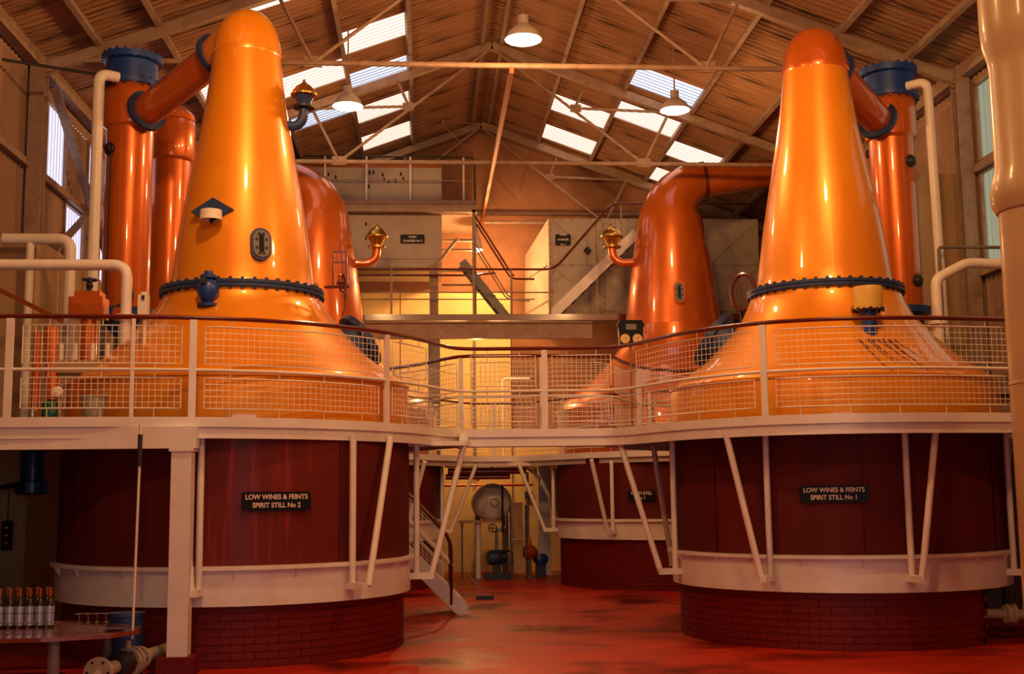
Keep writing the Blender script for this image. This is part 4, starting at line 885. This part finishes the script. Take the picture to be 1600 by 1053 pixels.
b = MB(); b.lathe([(0, 0), (0.035, 0), (0.035, 0.09), (0.015, 0.12), (0.015, 0.15), (0, 0.15)], T((-3.93, 12.4, 2.435)), 14); alone(b, 'small_bottle', 'steel', (-3.93, 12.4, 2.435), 'small pale bottle left of the dark green can', 'bottle', smooth=True)
t = thing('gauge_post', (-3.68, 12.45, 2.435), 'round white gauge on a short post, right of the dark green can', 'gauge')
b = MB(); b.tube([(-3.68, 12.45, 2.435), (-3.68, 12.45, 2.68)], 0.02, 8); b.build('post', 'beige', t); b = MB(); b.lathe([(0, 0.04), (0.05, 0.03), (0.06, 0), (0.05, -0.03), (0, -0.04)], upright((-3.70, 12.42, 2.72)), 20); b.build('dial', 'letter', t, smooth=True)
t = thing('white_bucket', (-3.3, 12.25, 2.435), 'white bucket behind the lower mesh, left of the front left still', 'bucket')
b = MB(); b.lathe([(0, 0), (0.10, 0), (0.125, 0.22), (0.133, 0.225), (0.133, 0.24), (0.12, 0.24), (0.095, 0.02), (0, 0.02)], T((-3.3, 12.28, 2.435)), 28); b.build('bucket_body', 'tank', t, smooth=True)
b = MB(); b.tube([(-3.3+0.13*math.cos(a), 12.27, 2.65+0.09*math.sin(a)) for a in [PI*k/12 for k in range(13)]], 0.005, 6); b.build('bucket_handle', 'steel', t)

# gauge box at the right of the bridge
t = thing('gauge_box', (2.72, 16.05, 2.44), 'black gauge box with two round cream dials, above the handrail right of the bridge', 'gauge')
mt = upright((2.72, 16.05, 3.80)); b = MB(); pl = [(-0.155, -0.17), (0.155, -0.17), (0.165, 0.05), (0.185, 0.10), (0.15, 0.16), (-0.15, 0.16), (-0.185, 0.10), (-0.165, 0.05)]
b.prism(pl, -0.06, 0.05, mt); b.build('box_body', 'black', t)
for x in (-0.083, 0.083):
    b = MB(); b.lathe([(0, 0.062), (0.062, 0.062), (0.066, 0.05)], mt @ Matrix.Translation((x, -0.095, 0)), 28); dl = b.build('dial', 'cream', t, smooth=True)
    b = MB(); b.beam(mt @ Vector((x, -0.10, 0.066)), mt @ Vector((x+0.01, -0.065, 0.066)), 0.006, 0.004); b.build('needle', 'dark', dl)
b = MB(); b.prism([(-0.07, 0.03), (0.07, 0.03), (0.07, 0.105), (-0.07, 0.105)], 0.05, 0.056, mt); b.build('data_panel', 'grey', t)
b = MB(); b.tube([(2.72, 16.08, 2.44), (2.72, 16.08, 3.66)], 0.015, 8); b.build('box_post', 'beam', t)
b = MB(); mm_ = axis_to((0.8, -0.3, 0.2), (4.9, 20.0, 0)); 
t = thing('hatch_ring', (5.35, 21.3, 2.39), 'dark red open ring hatch behind the front right neck, above the rear right pot', 'hatch')
m2 = axis_to((-0.5, -1, 0.25), (5.38, 20.2, 5.05)); b = MB(); b.tube([m2 @ Vector((0.20*math.cos(2*PI*k/28), 0.33*math.sin(2*PI*k/28), 0)) for k in range(28)], 0.035, 8, closed=True); b.build('ring', 'rail', t, smooth=True)
b = MB()
for k in range(-4, 5): x = 0.042*k; h = 0.33*math.sqrt(max(0, 1-(x/0.2)**2)); b.tube([m2 @ Vector((x, -h, 0)), m2 @ Vector((x, h, 0))], 0.008, 5)
b.build('ring_bars', 'rust', t, kind='stuff'); b = MB(); b.tube([(5.40, 20.42, 4.85), (5.40, 20.42, 2.39)], 0.03, 8); b.build('hatch_post', 'dark', t)

# ------------------------------------------------------------------ stair between the near and far galleries
t = thing('mesh_stair', (0.47, 17.35, 0), 'cream steel stair with mesh sides and dark red rail, right behind the front left drum', 'stairs')
def sp(x): return 2.38*(0.47-x)/2.35
for y in (17.3, 18.1):
    b = MB(); b.v = []; d = 0.10
    b.beam((0.50, y, 0.04), (-1.88, y, 2.42), 0.035, 0.19); b.build('stringer', 'white', t)
    path2 = None
    rl = MB(); rl.tube(bend([(0.32, y, 0.14), (0.32, y, 1.02), (0.12, y, 1.28), (-1.75, y, 3.18)], 0.15), 0.026, 8); rl.build('handrail', 'rail', t, smooth=True)
    rl = MB(); rl.tube([(0.34, y, 0.68), (-1.85, y, 2.87)], 0.022, 8); rl.build('middle_rail', 'white', t, smooth=True)
    for (lo, hi) in ((0.12, 0.42), (0.58, 0.88)):
        f = MB(); P0 = lambda x, h: Vector((x, y, (0.47-x)*1.0+h)); f.tube([P0(0.22, lo), P0(-1.7, lo), P0(-1.7, hi), P0(0.22, hi)], 0.009, 4, closed=True); fo = f.build('mesh_panel', 'white', t)
        g = MB()
        for k in range(1, 32): x = 0.22-0.06*k; g.tube([P0(x, lo), P0(x, hi)], 0.003, 3, caps=False)
        for k in range(1, 5): g.tube([P0(0.22, lo+(hi-lo)*k/5), P0(-1.7, lo+(hi-lo)*k/5)], 0.003, 3, caps=False)
        g.build('wire_grid', 'white', fo, kind='stuff')
for k in range(11): z = 0.20+0.2*k; x = 0.42-0.2*k; b = MB(); b.box((x-0.2, 17.3, z-0.02), (x+0.03, 18.1, z)); b.build('tread', 'white', t)
b = MB(); b.cbox((0.5, 17.3, 0.02), (0.16, 0.1, 0.04)); b.cbox((0.5, 18.1, 0.02), (0.16, 0.1, 0.04)); b.build('foot_plate', 'white', t, kind='stuff')
t = thing('squeegee', (0.89, 19.73, 0), 'floor squeegee with a thin pole, leaning in the passage between the stills', 'squeegee')
b = MB(); b.box((0.76, 19.7, 0), (1.04, 19.78, 0.06)); b.build('squeegee_head', 'dark', t); b = MB(); b.tube([(0.90, 19.74, 0.05), (0.62, 20.9, 0.42)], 0.012, 6); b.build('squeegee_pole', 'grey', t)

# ------------------------------------------------------------------ plant on the floor at the back
t = thing('receiver_tank', (1.32, 25.2, 0), 'round-ended white receiver tank at the back of the passage', 'tank')
b = MB(); b.lathe([(0, 0.52), (0.10, 0.515), (0.20, 0.49), (0.29, 0.44), (0.36, 0.36), (0.39, 0.25), (0.39, -1.1), (0, -1.3)], upright((1.30, 25.0, 1.50)), 48); b.build('tank_shell', 'white', t, smooth=True)
b = MB(); b.lathe([(0.07, 0.55), (0.09, 0.55), (0.09, 0.50), (0.07, 0.50)], upright((1.33, 25.0, 1.50)), 24); b.build('manhole_ring', 'grey', t, smooth=True)
b = MB(); b.tube([(1.48, 24.43, 1.85), (1.48, 24.43, 0.9)], 0.02, 8); b.build('sight_tube', 'dark', t)
for x in (1.02, 1.6): b = MB(); b.box((x-0.04, 25.1, 0), (x+0.04, 26.0, 1.25)); b.build('cradle_leg', 'grey', t)
t = thing('work_bench', (1.05, 24.7, 0), 'narrow bench with a shiny edge and thin legs, under the round-ended tank', 'bench')
b = MB(); b.box((0.62, 24.6, 1.10), (1.48, 24.9, 1.15)); b.build('bench_top', 'beige', t)
for x, r_ in ((0.68, 0.02), (1.0, 0.06)): b = MB(); b.tube([(x, 24.75, 0), (x, 24.75, 1.1)], r_, 10); b.build('leg', 'white' if r_ > 0.03 else 'grey', t, smooth=True)
for i, (x, y, z, L_, r_, lb) in enumerate(((1.0, 24.6, 2.02, 1.3, 0.055, 'bright copper pipe, lowest of those over the round-ended tank'), (1.2, 24.9, 2.14, 1.6, 0.07, 'thick copper pipe over the round-ended tank'), (1.25, 25.3, 2.27, 1.8, 0.05, 'topmost copper pipe over the round-ended tank'), (1.2, 25.6, 1.86, 2.0, 0.03, 'thin copper pipe just behind the top of the round-ended tank'))):
    b = MB(); b.tube([(x-L_/2, y, z), (x+L_/2, y, z)], r_, 12); b.lathe([(0, -0.02), (r_*1.6, -0.02), (r_*1.6, 0.02), (0, 0.02)], axis_to((1, 0, 0), (x+0.1*i, y, z)), 20)
    alone(b, 'copper_pipe', 'copper_dark', (x, y, z), lb, 'pipe', 'copper pipes at the back', smooth=True)
t = thing('pump_set', (1.45, 24.5, 0), 'dark pump and motor with a flywheel, below the round-ended tank', 'pump')
b = MB(); b.lathe([(0, -0.18), (0.13, -0.18), (0.15, -0.1), (0.15, 0.14), (0.1, 0.2), (0, 0.2)], axis_to((1, 0.3, 0), (1.36, 24.5, 0.42)), 24); b.build('motor', 'dark_blue', t, smooth=True)
b = MB(); b.box((1.12, 24.35, 0.0), (1.62, 24.7, 0.12)); b.box((1.28, 24.42, 0.12), (1.44, 24.58, 0.3)); b.build('bed_plate', 'dark', t)
ring_wheel((1.55, 24.35, 0.42), (0.1, -1, 0), 0.14, 'dark', t, 'flywheel', 0.016)
b = MB(); b.tube(bend([(1.36, 24.5, 0.55), (1.36, 24.5, 0.95), (1.55, 24.5, 1.0), (1.55, 24.5, 1.25)], 0.06), 0.03, 10); b.build('riser', 'steel', t, smooth=True)
ring_wheel((1.28, 24.42, 1.0), (0, -1, 0.2), 0.08, 'dark', t)
t = thing('post_stand', (1.75, 24.2, 0), 'white steel post stand right of the round-ended tank', 'stand')
for x in (1.62, 1.92): b = MB(); b.tube([(x, 24.1, 0), (x, 24.1, 1.45)], 0.022, 8); b.build('post', 'steel', t, smooth=True)
b = MB(); b.tube([(1.62, 24.1, 0.78), (1.92, 24.1, 0.78)], 0.015, 8); b.build('cross_rail', 'steel', t)
b = MB(); b.box((1.68, 24.3, 0.12), (1.87, 24.5, 1.5)); b.build('upright_panel', 'beige', t)
t = thing('copper_pot', (2.05, 24.6, 0), 'small copper vessel on a grey stand, left of the pale square column', 'vessel')
b = MB(); b.lathe([(0, 0.38), (0.08, 0.38), (0.15, 0.44), (0.18, 0.52), (0.14, 0.60), (0.05, 0.66), (0.03, 0.8)], T((2.02, 24.6, 0)), 28); b.build('vessel_body', 'copper_dark', t, smooth=True)
b = MB(); b.lathe([(0.10, 0), (0.10, 0.04), (0.04, 0.08), (0.04, 0.4)], T((2.02, 24.6, 0)), 16); b.build('vessel_stand', 'grey', t, smooth=True)
b = MB(); b.tube([(2.0, 24.6, 0.78), (2.0, 24.6, 2.1)], 0.025, 10); b.build('vessel_riser', 'steel', t, smooth=True)
t = thing('blue_motor', (2.3, 24.9, 0), 'small blue motor on the floor beside the pale square column', 'motor')
b = MB(); b.lathe([(0, -0.15), (0.11, -0.14), (0.12, 0.12), (0.05, 0.16), (0, 0.16)], axis_to((0.3, -1, 0), (2.26, 24.8, 0.36)), 24); b.build('motor', 'blue', t, smooth=True)
b = MB(); b.box((2.16, 24.72, 0), (2.36, 24.9, 0.26)); b.build('motor_foot', 'dark', t)
sign((2.22, 26.85, 1.63), 0, 0.16, 0.14, [' '], 'tiny black plate on the rear wall left of the pale square column') if False else None
b = MB(); b.box((2.12, 26.80, 1.55), (2.30, 26.84, 1.72)); alone(b, 'switch_box', 'dark', (2.2, 26.82, 1.63), 'small dark switch box on the rear wall left of the pale square column', 'box')
b = MB(); b.beam((2.4, 25.55, 1.95), (1.95, 25.3, 2.28), 0.04, 0.05); alone(b, 'knee_brace', 'white', (2.4, 25.55, 1.95), 'short sloping brace at the head of the pale square column', 'brace')
b = MB(); b.tube(bend([(1.62, 26.2, 2.45), (1.62, 26.2, 4.15), (2.2, 26.2, 4.15)], 0.1), 0.03, 8); alone(b, 'white_pipe', 'white', (1.62, 26.2, 2.45), 'white pipe with a round corner in front of the bright rear wall', 'pipe', smooth=True)
b = MB(); b.tube([(1.02, 26.4, 2.4), (1.02, 26.4, 5.0)], 0.03, 8); alone(b, 'grey_pipe', 'grey', (1.02, 26.4, 2.4), 'vertical grey pipe in front of the bright rear wall', 'pipe', smooth=True)

# ------------------------------------------------------------------ tasting table at lower left
ZTB = 0.50
t = thing('tasting_table', (-3.3, 11.6, 0), 'low table with a polished red-brown top, lower left corner', 'table')
top = [(-4.9, 10.65), (-3.25, 10.72), (-2.72, 10.92), (-2.56, 11.25), (-2.62, 11.6), (-2.85, 11.80), (-3.2, 11.86), (-3.4, 12.2), (-4.9, 12.22)]
b = MB(); b.prism(top, ZTB-0.035, ZTB); b.build('table_top', 'wood', t)
for x, y in ((-3.18, 10.85), (-4.7, 10.85), (-2.95, 11.7), (-4.7, 11.95)): b = MB(); b.tube([(x, y, 0), (x, y, ZTB-0.03)], 0.05 if y < 11 else 0.04, 16); b.build('leg', 'grey', t, smooth=True)
def bottle():
    b = MB(); b.lathe([(0, 0), (0.038, 0), (0.041, 0.01), (0.041, 0.20), (0.036, 0.225), (0.018, 0.255), (0.015, 0.30), (0.015, 0.325), (0, 0.325)], None, 20); o = b.build('whisky_bottle', 'bottle', None, smooth=True)
    b = MB(); b.lathe([(0.0425, 0.02), (0.0425, 0.19)], None, 20); b.build('label', 'label', o, smooth=True)
    b = MB(); b.lathe([(0.0435, 0.125), (0.0435, 0.13)], None, 20); b.build('label_band', 'black', o, smooth=True)
    b = MB(); b.lathe([(0.0165, 0.27), (0.0175, 0.275), (0.0175, 0.335), (0.021, 0.337), (0.021, 0.35), (0, 0.352)], None, 16); b.build('cap', 'cap', o, smooth=True)
    return o
def copy_thing(o, loc):
    c = o.copy(); C.objects.link(c); c.location = loc
    for ch in list(o.children): d = ch.copy(); C.objects.link(d); d.parent = c
    return c
bt = bottle(); first = True; k = 0
order = ['rightmost', 'second from right', 'third from right', 'fourth from right', 'fifth from right', 'sixth from right', 'seventh from right', 'eighth from right']
for row, y, dx in ((0, 11.6, 0.0), (1, 11.76, -0.045)):
    for i in range(8):
        o = bt if first else copy_thing(bt, (0, 0, 0)); first = False
        o.location = (-3.45-0.089*i+dx-(0.03 if row else 0), y, ZTB+0.003); o.rotation_euler = (0, 0, random.random()*6)
        tag(o, '%s silver-labelled bottle in the %s row on the low table' % (order[i], ('front', 'back')[row]), 'bottle', 'silver-labelled bottles on the low table'); k += 1
def wineglass():
    b = MB(); b.lathe([(0, 0.0), (0.032, 0.002), (0.030, 0.006), (0.005, 0.012), (0.004, 0.075), (0.012, 0.082), (0.03, 0.10), (0.034, 0.125), (0.030, 0.155)], None, 20)
    return b.build('tasting_glass', 'glass', None, smooth=True)
def lowglass():
    b = MB(); b.lathe([(0, 0.0), (0.034, 0.002), (0.034, 0.007), (0.006, 0.016), (0.005, 0.07), (0.014, 0.078), (0.042, 0.083), (0.044, 0.088), (0, 0.089)], None, 20)
    return b.build('upturned_glass', 'glass', None, smooth=True)
bpy.data.objects.remove(lowglass()) if False else None
gl = lowglass(); first = True
for i in range(12):
    o = gl if first else copy_thing(gl, (0, 0, 0)); first = False
    o.location = (-3.02-0.082*i if i < 4 else -2.93-0.082*i, 11.9 if i < 4 else 11.15, ZTB+0.003)
    tag(o, 'small stemmed glass, %s of the row of glasses on the low table' % ['rightmost', 'second from right', 'third from right', 'fourth from right', 'fifth from right', 'sixth from right', 'seventh from right', 'eighth from right', 'ninth from right', 'tenth from right', 'eleventh from right', 'last at left'][i], 'glass', 'stemmed glasses on the low table')
b = MB(); b.lathe([(0, 0.0), (0.05, 0.0), (0.10, 0.012), (0.102, 0.016), (0.05, 0.006), (0, 0.006)], T((-2.78, 11.25, ZTB+0.001)), 28); alone(b, 'small_dish', 'steel', (-2.78, 11.25, ZTB+0.001), 'shallow shiny dish at the right end of the low table', 'dish', smooth=True)
# blue drum behind the table, thin rod and valve in front
t = thing('blue_barrel', (-2.62, 12.18, 0), 'dark blue barrel between the low table and the brick base', 'barrel')
b = MB(); b.lathe([(0, 0), (0.165, 0), (0.165, 0.54), (0.175, 0.55), (0.175, 0.58), (0, 0.58)], T((-2.87, 12.06, 0)), 28); b.build('barrel_body', 'dark_blue', t, smooth=True)
t = thing('valve_rod', (-2.63, 11.3, 0.3), 'thin white rod rising from the floor valve to the near gallery', 'rod')
b = MB(); b.tube([(-2.66, 11.42, 0.40), (-2.64, 11.42, 1.95)], 0.012, 8); b.build('rod', 'white', t); b = MB(); b.tube([(-2.64, 11.42, 1.95), (-2.64, 11.42, 2.24)], 0.022, 8); b.build('rod_guide', 'dark', t)
b = MB(); b.tube([(-2.64, 11.42, 2.14), (-2.64, 11.42, 2.34)], 0.014, 8); b.build('rod_head', 'white', t)
t = thing('valve_pipe', (-2.7, 11.2, 0), 'white flanged pipe with a dark valve body, on the floor at lower left', 'pipe')
P0, P1 = Vector((-2.84, 11.0, 0.17)), Vector((-2.555, 12.28, 0.20)); d = (P1-P0).normalized()
b = MB(); b.tube([P0-Vector((0.12, 0.12, 0.2)), P0+d*0.02], 0.055, 20); b.build('near_elbow', 'tank', t, smooth=True)
def disc(p, r, h, name='flange_disc', mat='tank'):
    b = MB(); b.lathe([(0, -h/2), (r, -h/2), (r, h/2), (0, h/2)], axis_to(d, p), 28); f = b.build(name, mat, t, smooth=True)
    q = MB()
    for k in range(6): q.cbox((0, 0, 0), (0.02, 0.02, h+0.02), axis_to(d, p) @ Matrix.Rotation(PI/3*k, 4, 'Z') @ Matrix.Translation((r*0.75, 0, 0)))
    q.build('flange_bolts', 'dark', f, kind='stuff')
L_ = (P1-P0).length
disc(P0+d*0.0, 0.13, 0.035)
b = MB(); b.tube([P0+d*0.02, P0+d*0.30], 0.06, 20); b.build('pipe_run', 'tank', t, smooth=True)
b = MB(); b.lathe([(0.07, 0.30), (0.11, 0.31), (0.125, 0.40), (0.11, 0.50), (0.07, 0.51)], axis_to(d, P0), 28); b.build('valve_body', 'dark', t, smooth=True)
disc(P0+d*0.54, 0.135, 0.04); disc(P0+d*0.62, 0.135, 0.04); disc(P0+d*0.78, 0.11, 0.04)
b = MB(); b.tube([P0+d*0.5, P1+d*0.1], 0.06, 20); b.build('pipe_run', 'tank', t, smooth=True)
b = MB(); b.tube([P0+d*0.54, P0+d*0.54+Vector((0, 0, 0.20))], 0.028, 12); b.build('valve_neck', 'tank', t, smooth=True)
# pipe at lower right
t = thing('flanged_pipe', (6.3, 13.3, 0.28), 'white flanged pipe with a valve, low at the right edge beside the cut-away brick base', 'pipe')
b = MB(); b.tube([(5.98, 13.3, 0.30), (7.5, 13.3, 0.24)], 0.055, 18); b.build('pipe_run', 'tank', t, smooth=True)
for x, r_ in ((6.36, 0.11), (6.44, 0.11), (6.6, 0.10)): b = MB(); b.lathe([(0, -0.02), (r_, -0.02), (r_, 0.02), (0, 0.02)], axis_to((1, 0, -0.04), (x, 13.3, 0.285)), 24); b.build('pipe_flange', 'tank', t, smooth=True)
b = MB(); b.lathe([(0, -0.09), (0.08, -0.08), (0.10, 0.0), (0.08, 0.08), (0, 0.09)], T((6.4, 13.3, 0.285)), 20); b.build('valve_body', 'tank', t, smooth=True)
b = MB(); b.tube([(7.45, 13.3, 0.24), (7.45, 13.3, 0.0)], 0.05, 10); b.build('pipe_leg', 'tank', t, smooth=True)
# under the gallery at far left: duct, hanging plate, wall panel
t = thing('dark_duct', (-4.9, 15.6, 2.38), 'dark vertical duct under the near gallery at far left', 'duct')
b = MB(); b.lathe([(0.17, 1.72), (0.19, 1.74), (0.19, 1.86), (0.14, 1.88), (0.14, 2.38)], T((-4.72, 15.0, 0)), 28); b.build('duct_body', 'dark_blue', t, smooth=True)
b = MB(); b.tube([(-4.9, 14.5, 1.80), (-4.75, 14.9, 1.86)], 0.03, 8); b.build('branch_pipe', 'dark', t, smooth=True)
b = MB(); b.box((-4.94, 14.6, 0.9), (-4.93, 17.0, 1.75)); 
t = thing('hanging_switch', (-4.75, 14.6, 1.3), 'narrow black plate with three pale marks, hanging under the near gallery at far left', 'switch')
b = MB(); b.box((-4.93, 14.62, 1.08), (-4.81, 14.66, 1.42)); b.build('plate', 'black', t)
for k in range(3): b = MB(); b.cbox((-4.87, 14.612, 1.16+0.09*k), (0.03, 0.01, 0.02)); b.build('pale_mark', 'yellow', t)
b = MB(); b.tube([(-4.87, 14.64, 1.42), (-4.87, 14.64, 1.75)], 0.006, 5); b.build('cord', 'dark', t)

b = MB(); b.tube([(-5.4, 15.3, 7.22), (-4.2, 15.9, 7.22)], 0.02, 8); alone(b, 'stay_rod', 'dark', (-4.3, 15.8, 7.22), 'dark rod from the left wall to the blue condenser cap', 'rod')
b = MB(); b.tube(bend([(1.1, 19.5, 7.72), (0.2, 22.0, 8.6), (2.0, 26.8, 8.3)], 0.5), 0.008, 5)
alone(b, 'slack_cable', 'cap', (1.1, 19.5, 7.72), 'thin orange cable slung under the roof near the rear gable', 'cable')
